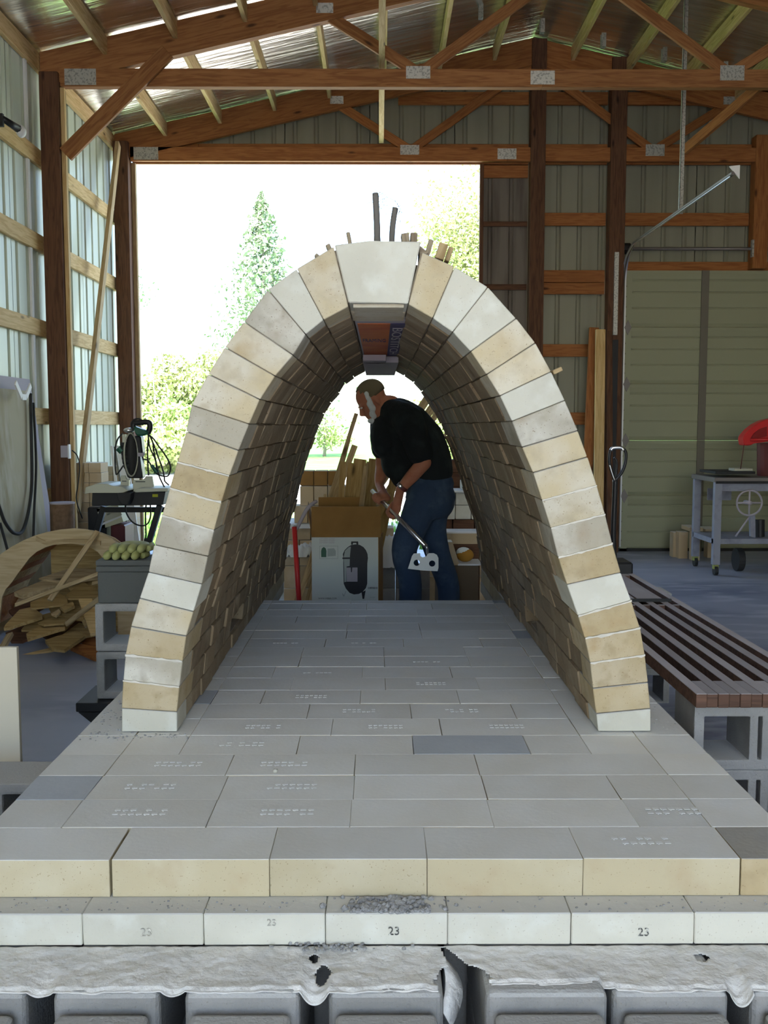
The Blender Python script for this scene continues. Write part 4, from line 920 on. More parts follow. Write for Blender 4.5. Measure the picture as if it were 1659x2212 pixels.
# white boards leaning by the doorway
for k, (pt, pb, w_, Y_, lb, m_) in enumerate((((365, 495), (800, 2100), 150, 9.0, 'wide white board leaning behind the mitre saw', 'white'), ((280, 500), (620, 2050), 36, 8.9, 'narrow white board leaning left of the wide one', 'white'), ((330, 510), (735, 2060), 32, 9.05, 'narrow dark board leaning between two white ones', 'dark'))):
    a, b_ = S(*pt, Y_), S(*pb, Y_); a2, b2 = S(pt[0]+w_, pt[1], Y_), S(pb[0]+w_*.55+20, pb[1]+10, Y_)
    for q, q0 in ((b_, a), (b2, a2)):
        t_ = q0.z/(q0.z-q.z); q.x = q0.x+(q.x-q0.x)*t_; q.z = 0
    bm = nb(); prism(bm, [a, a2, b2, b_], (0, .018, 0))
    for v_ in bm.verts: v_.co.y += .45*(v_.co.z/a.z)-.2
    tag(obj('leaning_board', bm, M[m_]), lb, 'board', 'boards leaning by the doorway')
# ================================================================== right side
# pallet jack handle
pj = thing('pallet_jack', 'black pallet jack handle with a chrome grip loop behind the arch', 'pallet jack', (1.15, 5.2, 0))
J = lambda x, y, Y=5.2: aY(1200+x/3.614, 800+y/3.614, Y)
tubo('handle_loop', [J(462, 862), J(430, 760), J(420, 700), J(432, 620), J(460, 605), J(515, 605), J(548, 640), J(545, 720), J(515, 800), J(462, 862)], .0085, M['black'], pj, 8, 6)
tubo('grip', [J(432, 625, 5.19), J(450, 606, 5.19), J(515, 606, 5.19), J(528, 625, 5.19)], .0085, M['alum'], pj, 8, 4)
tubo('grip', [J(424, 740, 5.19), J(440, 800, 5.19), J(462, 860, 5.19)], .004, M['alum'], pj, 8, 4)
tubo('lever', [J(458, 680), J(480, 720), J(470, 850)], .006, M['black'], pj, 8, 4)
tubo('shaft', [J(466, 855), J(462, 1000), J(452, 1280), J(460, 1480)], .014, M['black'], pj, 10, 4)
p = J(470, 1480)
bx('pump_body', p.x-.06, p.x+.07, 5.1, 5.3, .08, p.z, M['black'], pj, .01)
for dx in (-.03, .05):
    bm = nb(); cyl(bm, (p.x+dx-.02, 5.2, .08), (p.x+dx+.02, 5.2, .08), .08, seg=20); obj('wheel', bm, M['rub'], pj)
for dy in (0,): 
    for xx in (p.x-.16, p.x+.1): bx('fork', xx-.05, xx+.06, 5.3, 6.4, .03, .09, M['black'], pj)
# lumber leaning on the post
for k, (xt, yt, xb, w_, Y_, m_, lb) in enumerate(((1297, 712, 1292, .1, 10.1, 'pine', 'pale yellow plank standing upright by the overhead door'), (1283, 708, 1262, .10, 10.25, 'pine_red', 'dark red-brown plank leaning behind the yellow one'), (1316, 716, 1318, .06, 10.3, 'post', 'dark narrow plank right of the yellow one'))):
    a = aY(xt, yt, Y_+.2); b_ = aY(xb, 1180, Y_-.1); b_.z = 0
    o = beam('plank', b_, a, .04, w_, M[m_], None, up=(1, 0, 0)); tag(o, lb, 'plank')
# saw table
T = lambda x, y, Y=8.9: aY(1440+x/6.32, 890+y/6.32, Y)
tb = thing('machine_table', 'blue-grey steel machine table on casters at the right edge', 'table', (T(700, 0).x, 8.9, 0))
xa = T(690, 0).x; xz = xa+1.0; zt2 = T(0, 960).z
bx('table_top', xa-.01, xz, 8.88, 9.55, zt2, zt2+.045, M['steelrod'], tb, .004); bx('table_lip', xa, xz, 8.86, 8.88, zt2-.01, zt2+.012, M['black'], tb)
bx('sliding_tray', xa+.02, T(1270, 0).x, 8.95, 9.4, T(0, 850).z, T(0, 815).z, M['rub'], tb, .003); bx('front_apron', xa+.06, xz, 8.895, 8.905, T(0, 1080).z, zt2, M['tgrey'], tb)
for (px_, yy) in ((xa+.035, 8.92), (xa+.035, 9.5), (xz-.05, 8.92), (xz-.05, 9.5)):
    l = bx('leg', px_-.035, px_+.03, yy-.03, yy+.03, .1, zt2, M['tgrey'], tb, .002)
    bm = nb(); cyl(bm, (px_-.015, yy, .045), (px_+.015, yy, .045), .045, seg=18); cq = obj('caster_wheel', bm, M['rub'], l)
    bx('caster_fork', px_-.025, px_+.022, yy-.02, yy+.02, .06, .1, mat('caster_yellow', (.3, .33, .1), .5) if not bpy.data.materials.get('caster_yellow') else bpy.data.materials['caster_yellow'], l)
bx('side_panel', xa+.07, xa+.3, 9.3, 9.31, T(0, 1250).z, T(0, 1080).z, M['tgrey'], tb)
zs_ = T(0, 1730).z
bx('lower_shelf', xa, xz, 8.9, 9.5, zs_-.05, zs_, M['tgrey'], tb, .003)
wc = T(1130, 1240, 8.86)
bm = nb()
q = [wc+Vector((math.cos(2*PI*k/32)*.115, 0, math.sin(2*PI*k/32)*.115)) for k in range(33)]; tube(bm, q, .009, 8, False)
for a in (0, PI/2): cyl(bm, wc+Vector((math.cos(a)*.11, 0, math.sin(a)*.11)), wc-Vector((math.cos(a)*.11, 0, math.sin(a)*.11)), .008)
cyl(bm, wc-Vector((0, .02, 0)), wc+Vector((0, .1, 0)), .02)
obj('hand_wheel', bm, M['lav'], tb, True)
bm = nb(); prism(bm, [T(1140, 1400, 8.9), T(1210, 1400, 8.9), T(1215, 1720, 8.9), T(1150, 1700, 8.9)], (0, .04, 0)); obj('lift_column', bm, M['tgrey'], tb)
tubo('brace_rod', [T(1140, 1420, 8.92), T(940, 1700, 8.92)], .008, M['lav'], tb)
bm = nb(); cyl(bm, T(1270, 1470, 9.0), T(1270, 1700, 9.0), .045); obj('motor', bm, M['black'], tb)
bm = nb(); wq = T(985, 1900, 9.2); cyl(bm, (wq.x-.03, 9.2, .11), (wq.x+.03, 9.2, .11), .11, seg=22); obj('transport_wheel', bm, M['rub'], tb)
rs = thing('red_saw', 'red circular saw head above the machine table, cut by the frame', 'saw', (T(1300, 0).x, 9.1, zt2+.06))
arc = lambda Y: [T(x, y, Y) for x, y in ((1060,455),(1045,360),(1070,310),(1130,240),(1220,170),(1340,110),(1480,80),(1640,90),(1640,400),(1380,405),(1200,415),(1170,450),(1110,460))]
bm = nb(); prism(bm, arc(9.05), (0, .14, 0)); bev(bm, .008); obj('blade_guard', bm, M['red'], rs)
bm = nb(); prism(bm, [T(x, y, 9.03) for x, y in ((1150,370),(1200,290),(1280,230),(1370,200),(1370,330),(1160,380))], (0, .02, 0)); obj('guard_recess', bm, mat('deep_red', (.25, .01, .01), .5), rs)
tubo('guard_bar', [T(1150, 380, 9.03), T(1600, 370, 9.03)], .013, M['red'], rs)
bm = nb(); cyl(bm, T(1400, 420, 9.2), T(1400, 870, 9.2), .11); obj('saw_column', bm, M['maroon'], rs)
bx('white_clamp', T(1030, 0).x, T(1290, 0).x, 9.05, 9.2, T(0, 815, 9.05).z, T(0, 770, 9.05).z, M['ltgrey'], rs, .004)
tubo('guard_rod', [T(1055, 450, 9.05), T(1010, 780, 9.05)], .004, M['maroon'], rs)
# firewood-like buff bricks stacked by the door
Bk = lambda x, y, Y: aY(1200+x/3.614, 800+y/3.614, Y)
for k, (xl, xr_, yt, yb_, Y_, lb) in enumerate(((920, 985, 1265, 1440, 10.15, 'buff brick standing on end, leftmost by the overhead door'), (965, 1035, 1262, 1445, 10.05, 'second buff brick standing on end by the door'), (1075, 1130, 1262, 1455, 9.9, 'third upright buff brick, nearest the machine table'), (1190, 1250, 1262, 1440, 10.1, 'fourth upright buff brick beside the table leg'))):
    a, b_ = Bk(xl, yt, Y_), Bk(xr_, yb_, Y_)
    tag(bx('firebrick', a.x, b_.x-.004, Y_, Y_+.12, 0, a.z, M['cinbrick'], None, .003), lb, 'brick', 'upright bricks by the overhead door')
for (x0, x1, Y_, lb, zt3) in ((1045, 1150, 9.93, 'flat buff brick bridging the upright ones', 1225), (1150, 1260, 10.0, 'second flat buff brick on top of the upright ones', 1232)):
    a, b_ = Bk(x0, zt3, Y_), Bk(x1, 1262, Y_)
    tag(bx('firebrick', a.x, b_.x, 9.92, 10.2, Bk(0, 1261, 9.9).z+.001+(.0), a.z+.0, M['cinbrick'], None, .003), lb, 'brick', 'flat bricks by the overhead door')
# ================================================================== seen through the arch
Q = lambda x, y, Y: aY(640+x/7.373, 1000+y/7.373, Y)        # enlarged view of the carton
YK = 6.25
a = Q(240, 695, YK); b_ = Q(1305, 1185, YK)
X0, X1, ZM, ZT = a.x, b_.x, b_.z, a.z
kb_ = thing('smoker_carton', 'tall white carton printed with a black smoker, brown flaps raised', 'box', ((X0+X1)/2, YK, 0))
th = .005; DP = .42; XF = Q(1370, 0, YK).x
bx('front_panel', X0, X1, YK, YK+th, 0, ZM, M['cardw'], kb_); bx('side_panel', X0, X0+th, YK+th, YK+DP, 0, ZM, M['card'], kb_)
bm = nb(); prism(bm, [(X1, YK, 0), (XF, YK+.30, 0), (XF, YK+.30, ZM), (X1, YK, ZM)], (.005, .002, 0)); obj('side_panel', bm, M['card'], kb_)
bx('back_panel', X0, XF, YK+DP-th, YK+DP, 0, ZM, M['card'], kb_)
bx('front_flap', X0, Q(1345, 0, YK).x, YK-.001, YK+th-.001, ZM+.0005, ZT, M['card'], kb_); bx('back_flap', X0+.02, Q(1000, 0, YK).x, YK+DP-th, YK+DP, ZM, ZT+.03, M['card'], kb_)
bm = nb(); prism(bm, [(X0, YK+.01, ZM), (X0, YK+DP-.02, ZM), (X0-.05, YK+DP-.04, ZT), (X0-.03, YK+.05, ZT-.02)], (.004, 0, .002)); obj('side_flap', bm, M['card'], kb_)
def pr(nm, pts, m, d=.0012):
    bm = nb(); prism(bm, [Q(x, y, YK) for x, y in pts], (0, .0008, 0))
    for v_ in bm.verts: v_.co.y -= d
    return obj(nm, bm, m, kb_)
cap = [(750,1520),(742,1450),(770,1390),(820,1340),(880,1305),(940,1295),(1010,1305),(1070,1340),(1110,1390),(1135,1450),(1140,1520),(1132,1600),(1130,1920),(1110,1990),(1060,2050),(1000,2085),(920,2095),(850,2070),(790,2000),(755,1920),(748,1600)]
pr('smoker_print', cap, M['print'])
pr('smoker_highlight', [(755,1500),(775,1400),(830,1345),(870,1330),(855,1480),(850,1640),(800,1650),(800,1890),(765,1900)], M['printg'], .0018)
pr('smoker_door', [(800,1665),(975,1665),(975,1890),(805,1890)], M['lav'], .0026); pr('door_handle_print', [(865,1640),(895,1640),(885,1740),(872,1740)], M['print'], .0032)
pr('smoker_handle', [(875,1250),(985,1250),(990,1300),(960,1300),(955,1275),(905,1275),(900,1300),(872,1300)], M['print'], .0018)
pr('smoker_leg', [(1040,2060),(1105,2030),(1080,2165),(1055,2165)], M['print'], .0018)
pr('smoker_ring', [(735,1505),(1140,1500),(1142,1525),(735,1530)], M['print'], .0022)
pr('smoker_leg', [(730,2080),(742,2080),(760,2110),(785,2040),(792,2045),(765,2125),(748,2125)], M['printg'], .0018)
pr('small_print_picture', [(398,1500),(396,1400),(408,1360),(438,1338),(468,1360),(480,1400),(478,1500)], M['green'])
pr('small_print_text', [(498,1365),(600,1358),(630,1400),(628,1480),(498,1490)], M['printg'])
for p4 in (((370,1320),(665,1320),(665,1326),(370,1326)), ((370,1520),(665,1520),(665,1526),(370,1526)), ((370,1326),(376,1326),(376,1520),(370,1520)), ((659,1326),(665,1326),(665,1520),(659,1520))): pr('frame_line', p4, M['printg'])
for yy in (1208, 1238, 1268): text('caption_text', 'porcelain cooker', .0125, Q(370, yy, YK)-Vector((0, .001, 0)), FACE, M['printp'], kb_, 'LEFT').scale = (1.15, 1, 1)
text('web_address', 'WWW.WEBER.COM', .0125, Q(350, 2160, YK)-Vector((0, .001, 0)), FACE, M['print'], kb_, 'LEFT').scale = (1.05, 1.2, 1)
for i in range(9): pr('barcode', [(1145+i*17, 1975), (1145+i*17+R.uniform(4, 11), 1975), (1145+i*17+8, 2008), (1145+i*17, 2008)], M['print'])
text('size_text', 'SMOKER', .0095, Q(1215, 2140, YK)-Vector((0, .001, 0)), FACE, M['printg'], kb_)
# timber strips bundled in and behind the carton
BD = [((590, 690), (750, -20), 6.5, .04, 'thin strip leaning left of the timber bundle'), ((700, 690), (1020, -60), 6.6, .09, 'wide plank in the middle of the timber bundle'), ((640, 690), (880, 0), 6.75, .05, 'plank left of the widest one in the bundle'), ((800, 690), (1100, 50), 6.42, .02, 'thin pale lath in front of the timber bundle'), ((870, 690), (1140, -20), 6.44, .018, 'second pale lath in front of the bundle'),
      ((830, 700), (1060, 0), 6.7, .07, 'plank behind the two pale laths'), ((980, 700), (1260, -60), 6.65, .09, 'right-hand broad plank of the bundle'), ((1080, 760), (1340, 60), 6.8, .05, 'outer right plank of the bundle'), ((1150, 800), (1620, -60), 7.0, .06, 'plank leaning far right behind the far arm'), ((1280, 900), (1640, 150), 7.05, .05, 'lower right plank behind the worker'), ((410, 695), (455, 500), 6.45, .014, 'short pale stub standing in the carton')]
for (p_, q_, Y_, w_, lb) in BD:
    a, b_ = Q(*p_, Y_), Q(*q_, Y_+.25); d_ = (b_-a); k = (a.z-.03)/d_.z; a2 = a-d_*k if a.x-d_.x*k > X0+.03 else a-Vector((d_.x*.1, 0, a.z-.05))
    tag(beam('timber_strip', a2, b_, w_, .012, M['oldwood' if w_ < .03 else 'scrap'], None, up=(0, -1, 0), b=.001), lb, 'plank', 'timber strips bundled by the carton')
    bpy.context.scene.collection.objects[-1]
Wd = lambda x, y, Y: aY(600+x/3.607, 780+y/3.607, Y)
for (p_, q_, w_, lb) in (((440, 960), (612, 410), .03, 'tallest thin stake left of the worker'), ((470, 940), (555, 615), .022, 'stake just left of the tallest one'), ((500, 930), (600, 660), .045, 'short flat stake in front of the tall ones'), ((400, 1140), (500, 850), .02, 'low thin stake farthest left')):
    a, b_ = Wd(*p_, 7.1), Wd(*q_, 7.3); d_ = b_-a; a2 = a-d_*(a.z/d_.z)
    tag(beam('stake', a2, b_, w_, .015, M['oldwood'], None, up=(0, -1, 0), b=.001), lb, 'stake', 'stakes left of the worker')
for (p_, q_, w_, lb) in (((1080, 420), (1170, 285), .07, 'uppermost pole right of the worker shoulder'), ((1130, 470), (1215, 345), .07, 'middle pole right of the worker shoulder'), ((1180, 500), (1240, 405), .05, 'lower pole right of the worker shoulder'), ((1275, 605), (1330, 545), .025, 'thin pole lowest right of the worker')):
    a, b_ = Wd(*p_, 8.6), Wd(*q_, 8.6); d_ = (b_-a).normalized(); b2 = b_+d_*.5; a2 = a-d_*((a.z)/d_.z)
    tag(beam('leaning_pole', a2, b2, w_, .04, M['oldwood'], None, up=(0, -1, 0)), lb, 'pole', 'poles leaning behind the worker')
rp = thing('red_pole', 'red pole leaning left of the smoker carton', 'pole', (Wd(165, 1860, 6.1).x, 6.1, 0))
a, b_ = Wd(165, 1860, 6.1), Wd(128, 1290, 6.1); d_ = b_-a
tubo('pole', [a-d_*(a.z/d_.z), b_], .016, M['red'], rp)
tubo('grey_handle', [b_, Wd(150, 1300, 6.12), Wd(230, 1150, 6.15), Wd(300, 1092, 6.2)], .012, M['lav'], rp, 8, 5)
# brick pallets behind the arch
def pallet(x0, x1, y0, y1, z, label):
    t = thing('pallet', label, 'pallet', ((x0+x1)/2, (y0+y1)/2, z))
    n_ = 6
    for i in range(n_):
        yy = y0+(y1-y0-.09)*i/(n_-1); bx('deck_board', x0, x1, yy, yy+.09, z+.1, z+.118, M['oldwood'], t)
    for xx in (x0, (x0+x1)/2-.02, x1-.04): bx('stringer', xx, xx+.04, y0, y1, z+.0, z+.0995, M['oldwood'], t)
    return t
def stack(x0, nx, y0, zlev, label, bw_=.115, bh=.15, bd=.23, m='cinbrick'):
    t = thing('brick_stack', label, 'brick stack', (x0+nx*bw_/2, y0, zlev[0][0]))
    for (z, cnt, off, h) in zlev:
        for i in range(cnt): bx('brick', x0+off+i*bw_+.003, x0+off+(i+1)*bw_-.003, y0+R.uniform(-.01, .01), y0+bd, z+.001, z+h-.002, M[m], t, .003)
    return t
YL = 8.0; sc = YL/F; zy = lambda y, Y=8.0: aY(820, y, Y).z
xl = aY(655, 1050, YL).x; pallet(-.95, .05, 7.9, 8.6, 0, 'wooden pallet under the brick stack left of the carton')
z1, z2, z3, z4, z5 = zy(1130), zy(1075), zy(1050), zy(1018), zy(1200)
bx_l = stack(-.80, 8, YL, [(.119, 8, 0, .16), (.279, 8, .02, .16), (.44, 8, 0, .1)], 'lower brick tiers on the pallet left of the carton')
pl2 = bx('shelf_plank', -.95, .05, 7.95, 8.5, .5405, .575, M['dust'], None); tag(pl2, 'white-dusted plank between brick tiers left of the carton', 'plank')
stack(-.66, 6, YL+.02, [(.577, 6, -.05, .145), (.722, 6, .0, z3-.722), ], 'upper brick tiers seen left of the carton')
t6 = stack(-.66, 6, YL+.02, [(z3+.002, 5, 0, z4-z3)], 'topmost short row of tan bricks left of the carton', m='card')
for c_ in [c for c in t6.children][3:4]: bpy.data.objects.remove(c_)
# rubble, cloth and bags at left and behind
bm = nb(); a, b_ = Wd(150, 1310, 7.2), Wd(265, 1380, 7.2)
dsh = thing('cloth_heap', 'white cloth crumpled on bricks at left of the carton', 'cloth', (a.x, 7.2, .4))
def heap(nm, x0, x1, y0, y1, zt, amp, m, parent, seed=0, flo=0.0):
    bm = nb(); n_ = 16; V = [[None]*(n_+1) for _ in range(n_+1)]
    for i in range(n_+1):
        for j in range(n_+1):
            u, w2 = i/n_*2-1, j/n_*2-1; ed = max(abs(u), abs(w2)); z = zt-(zt-flo)*max(0, (ed-.72)/.28)**.8+amp*noise.noise((i*.5+seed, j*.5, seed))
            V[i][j] = bm.verts.new((x0+(x1-x0)*i/n_, y0+(y1-y0)*j/n_, max(z, flo)))
    for i in range(n_):
        for j in range(n_): bm.faces.new((V[i][j], V[i+1][j], V[i+1][j+1], V[i][j+1]))
    return obj(nm, bm, m, parent, True)
stack(-.72, 3, 7.2, [(0, 3, 0, .17), (.17, 3, 0, .17), (.34, 3, .0, .07)], 'short brick pile under the white cloth', bw_=.12)
heap('cloth', a.x-.1, b_.x+.02, 7.15, 7.5, .47, .05, M['dust'], dsh, 2, .41)
sk = thing('cement_bag', 'pale cement bag behind the gap between carton and worker', 'bag', (.05, 7.4, 0))
a, b_ = Wd(815, 1385, 7.3), Wd(915, 1600, 7.3)
stack(a.x-.03, 3, 7.25, [(0, 3, 0, .16), (.16, 3, .0, .16)], 'low grey brick pile under the cement bag', bw_=.13, m='block')
heap('bag_body', a.x-.05, b_.x+.06, 7.2, 7.55, a.z, .03, M['dust'], sk, 5, .322)
# right-hand stacks
N = lambda x, y, Y: aY(940+x/6.508, 960+y/6.508, Y)
YR = 7.6
xr0 = N(60, 0, YR).x
zz = [N(0, y, YR).z for y in (1230, 1060, 860, 680, 620, 180)]
stack(xr0-.1, 5, YR, [(0, 5, 0, .2), (.2, 5, 0, zz[0]-.2)], 'bottom tiers of the tall brick stack behind the worker', bw_=.14)
stack(xr0-.1, 5, YR+.03, [(zz[0], 5, .04, zz[1]-zz[0])], 'dark brown tier of the tall brick stack behind the worker', bw_=.17, m='post')  # this tier takes the dark brown timber colour
stack(xr0-.12, 6, YR+.02, [(zz[1]+.001, 6, 0, zz[2]-zz[1]), (zz[2]+.001, 6, .0, zz[3]-zz[2])], 'pale brick tiers right of the worker', bw_=.125, m='b_white')
stack(xr0+.12, 1, YR+.02, [(zz[3]+.02, 1, .06, zz[3]-zz[2]-.03)], 'single pale brick on top of the pale tiers', bw_=.12, m='b_white')
q = bx('top_board', xr0-.1, xr0+.6, YR-.02, YR+.3, zz[3]+.003, zz[3]+.017, M['dust'], None); tag(q, 'white-dusted board on the pale brick tiers', 'board')
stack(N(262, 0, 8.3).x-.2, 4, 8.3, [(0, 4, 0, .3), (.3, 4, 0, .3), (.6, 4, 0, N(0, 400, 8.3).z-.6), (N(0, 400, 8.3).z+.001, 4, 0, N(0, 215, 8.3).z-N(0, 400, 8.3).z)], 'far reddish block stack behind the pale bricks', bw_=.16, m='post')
YW = 6.9
bn2 = thing('work_box', 'long buff slab box with pale top behind the worker legs', 'box', (.7, YW, 0))
a, b_ = N(80, 1235, YW), N(620, 1400, YW)
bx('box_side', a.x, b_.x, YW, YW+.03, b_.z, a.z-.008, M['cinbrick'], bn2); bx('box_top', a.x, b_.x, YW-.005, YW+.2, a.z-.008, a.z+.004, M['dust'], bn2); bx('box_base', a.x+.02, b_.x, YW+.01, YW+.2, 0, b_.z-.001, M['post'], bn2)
YV = 6.6
t9 = thing('tan_carton', 'tan carton with a slanted side beside the worker legs', 'box', (.5, YV, 0))
bm = nb(); prism(bm, [N(95, 1375, YV), N(245, 1375, YV), N(345, 1700, YV), N(150, 1700, YV)], (0, .15, 0)); obj('carton_body', bm, M['cinbrick'], t9)
a, b_ = N(245, 1700, YV), N(610, 1700, YV)
bx('carton_base', a.x-.1, b_.x, YV-.0, YV+.35, 0, a.z-.002, mat('dim_card', (.12, .09, .06), .9), t9); bx('dusty_top', N(330, 0, YV).x, N(670, 0, YV).x, YV-.01, YV+.25, a.z, a.z+.01, M['dust'], t9)
bl = N(440, 1570, YV)
tw = thing('twine_ball', 'small white and ochre ball of twine on the dusty carton top', 'twine', (bl.x, YV+.1, a.z+.01))
bm = nb(); ell(bm, (bl.x, YV+.1, a.z+.01+.048), (.06, .055, .048)); obj('ball_core', bm, mat('ochre_twine', (.4, .2, .03), .8, bump=(60, .6, .004)), tw, True)
bm = nb(); ell(bm, (bl.x-.01, YV+.105, a.z+.078), (.052, .05, .034)); obj('white_wrap', bm, M['whair'], tw, True)
# ================================================================== worker
YM = 6.1
W = lambda x, y, Y=YM: aY(740+x/6.38, 800+y/6.38, Y)          # enlarged view of head and chest
V2 = lambda x, y, Y=YM: aY(600+x/3.607, 780+y/3.607, Y)
def remesh(name, bm, m, parent, vox, sm=6):
    bmesh.ops.recalc_face_normals(bm, faces=bm.faces)
    me = bpy.data.meshes.new('tmp'); bm.to_mesh(me); bm.free(); o = bpy.data.objects.new('tmp', me); C.objects.link(o)
    r = o.modifiers.new('r', 'REMESH'); r.mode = 'VOXEL'; r.voxel_size = vox
    s = o.modifiers.new('s', 'SMOOTH'); s.factor = .5; s.iterations = sm
    me2 = bpy.data.meshes.new_from_object(o.evaluated_get(bpy.context.evaluated_depsgraph_get())); bpy.data.objects.remove(o)
    b2 = nb(); b2.from_mesh(me2); bpy.data.meshes.remove(me2); return obj(name, b2, m, parent, True)
def limb(bm, pts, rad, seg=14):
    pts = [Vector(p) for p in pts]; ps = spline(pts, 4); rs = []
    for i in range(len(pts)-1):
        for k in range(4): rs.append(rad[i]+(rad[i+1]-rad[i])*k/4)
    rs.append(rad[-1]); tube(bm, ps, rs, seg)
    for p, r_ in ((ps[0], rs[0]), (ps[-1], rs[-1])): ell(bm, p, (r_, r_, r_), seg=12, rings=8)
hips = V2(1190, 1000); neckb = W(640, 560); head = W(405, 425)
shN = W(900, 690, YM-.17); shF = W(560, 760, YM+.19)
elN = V2(1140, 790, YM-.24); wrN = V2(955, 1000, YM-.22); haN = V2(885, 1140, YM-.20)
elF = V2(815, 830, YM+.22); wrF = V2(790, 960, YM+.12); haF = V2(755, 1055, YM+.02)
hoA, hoB = V2(755, 1030, YM-.02), V2(1150, 1440, YM-.42)      # hoe handle ends
bm = nb()
dH = Vector((-.42, -.12, -.9)).normalized()                    # chin direction: looking down and to the left
fwd = Vector((-.76, -.22, -.60)).normalized()
up = (Vector((-.6, 0, .8))-fwd*Vector((-.6, 0, .8)).dot(fwd)).normalized()
side = fwd.cross(up); HM = Matrix((side, fwd, up)).transposed()
hd = lambda x, y, z: head+HM @ Vector((x, y, z))
ell(bm, hd(0, -.012, .03), (.076, .096, .092), HM, 20, 14)     # cranium
ell(bm, hd(0, .035, -.04), (.058, .056, .072), HM, 18, 12)     # face and jaw
ell(bm, hd(0, .068, -.086), (.030, .026, .024), HM)            # chin
tube(bm, [hd(0, .085, .01), hd(0, .108, -.028), hd(0, .085, -.04)], [.009, .015, .012], 8)   # nose
for s_ in (-1, 1):
    ell(bm, hd(s_*.030, .080, .018), (.022, .012, .008), HM); ell(bm, hd(s_*.040, .062, -.03), (.020, .02, .022), HM)
    ell(bm, hd(s_*.077, -.01, -.018), (.008, .017, .029), HM)   # ears
ell(bm, hd(0, .086, -.062), (.022, .010, .006), HM)            # lips
limb(bm, [hd(0, -.03, -.04), (head+neckb)/2+Vector((.02, 0, -.03)), neckb], [.06, .062, .075])
limb(bm, [neckb, (neckb+hips)/2+Vector((.03, 0, .03)), hips+Vector((0, 0, .12))], [.10, .13, .13])
limb(bm, [neckb, shN], [.08, .06]); limb(bm, [neckb, shF], [.08, .06])
limb(bm, [shN, elN], [.055, .044]); limb(bm, [elN, (elN+wrN)/2, wrN], [.046, .042, .029])
limb(bm, [shF, elF], [.055, .044]); limb(bm, [elF, (elF+wrF)/2, wrF], [.046, .041, .029])
fN, fF = Vector((V2(1010, 1000).x+.0, YM-.10, .06)), Vector((V2(1345, 1000).x, YM+.22, .06))
kN = V2(985, 1480, YM-.18); kF = V2(1245, 1500, YM+.12)
hN, hF = hips+Vector((-.03, -.09, -.12)), hips+Vector((.03, .09, -.12))
limb(bm, [hips, hN, V2(1060, 1270, YM-.13), kN, V2(1035, 1750, YM-.12), fN+Vector((0, 0, .05))], [.11, .075, .06, .05, .042, .035]); limb(bm, [hips, hF, V2(1200, 1290, YM+.09), kF, V2(1330, 1760, YM+.2), fF+Vector((0, 0, .05))], [.11, .075, .06, .05, .042, .035])
def hand(bm, wr, ha, axis, flip):
    # palm beside the handle, four fingers curling around it, thumb leaving the side of the palm
    ax = axis.normalized(); t_ = (ha-wr).normalized(); t_ = (t_-ax*t_.dot(ax)).normalized(); n3 = ax.cross(t_)*flip
    pc = ha-t_*.035+n3*.012
    limb(bm, [wr, pc], [.027, .03]); ell(bm, pc, (.042, .044, .019), Matrix((ax, t_, n3)).transposed())
    for k, L in enumerate((.92, 1.05, 1.0, .8)):
        o_ = ax*(-.030+.020*k); base = pc+o_+t_*.030
        p1 = base+t_*.026*L; p2 = p1+t_*.012-n3*.024*L; p3 = p2-t_*.020*L-n3*.012; p4 = p3-t_*.014*L+n3*.004
        tube(bm, spline([base-t_*.01, p1, p2, p3, p4], 3), [.0102]*4+[.0098]*4+[.009]*4+[.0075], 8)
    tb_ = pc-ax*.036; tube(bm, spline([tb_-t_*.012, tb_-ax*.012+t_*.008, tb_-ax*.004+t_*.03-n3*.016, tb_+ax*.012+t_*.034-n3*.03], 3), [.013]*3+[.0115]*3+[.0105]*3+[.008], 8)
ax = (hoB-hoA).normalized()
gN = hoA+ax*((haN-hoA).dot(ax)); gF = hoA+ax*.06
hand(bm, wrN, gN, ax, 1); hand(bm, wrF, gF, ax, -1)
man = remesh('person', bm, M['skin'], None, .0065, 3)
tag(man, 'bent-over man in black t-shirt and jeans holding a mixing hoe', 'person')
for s_ in (-1, 1):
    b2 = nb(); ell(b2, hd(s_*.028, .086, .006), (.011, .007, .006), HM); obj('eye', b2, M['white'], man, True)
b2 = nb(); ell(b2, hd(0, -.022, .045), (.080, .099, .087), HM, 24, 16)
bmesh.ops.delete(b2, geom=[v_ for v_ in b2.verts if (HM.inverted() @ (v_.co-head)).y > .045 and (HM.inverted() @ (v_.co-head)).z < .10 or (HM.inverted() @ (v_.co-head)).z < .0], context='VERTS')
hr = obj('hair', b2, M['hair'], man, True); hr.modifiers.new('s', 'SOLIDIFY').thickness = .004
# white side hair and beard band down to the chest
b2 = nb()
for s_ in (-1, 1):
    for k in range(13):
        t_ = k/12; c_ = hd(s_*(.072-.035*t_**2), .015+.045*t_, .05-.13*t_); q_ = R.uniform(.010, .021)*(1.35-.5*abs(t_-.6)); ell(b2, c_+Vector((R.uniform(-.006, .006), R.uniform(-.004, .004), R.uniform(-.005, .005))), (.013, q_, q_*1.1), HM, 8, 6)
for k in range(10):
    t_ = k/9; ell(b2, hd(R.uniform(-.02, .02), .085-.01*t_, -.088-.03*t_), (.026-.014*t_, .018-.008*t_, .016), HM, 8, 6)
remesh('beard', b2, M['whair'], man, .005, 1)
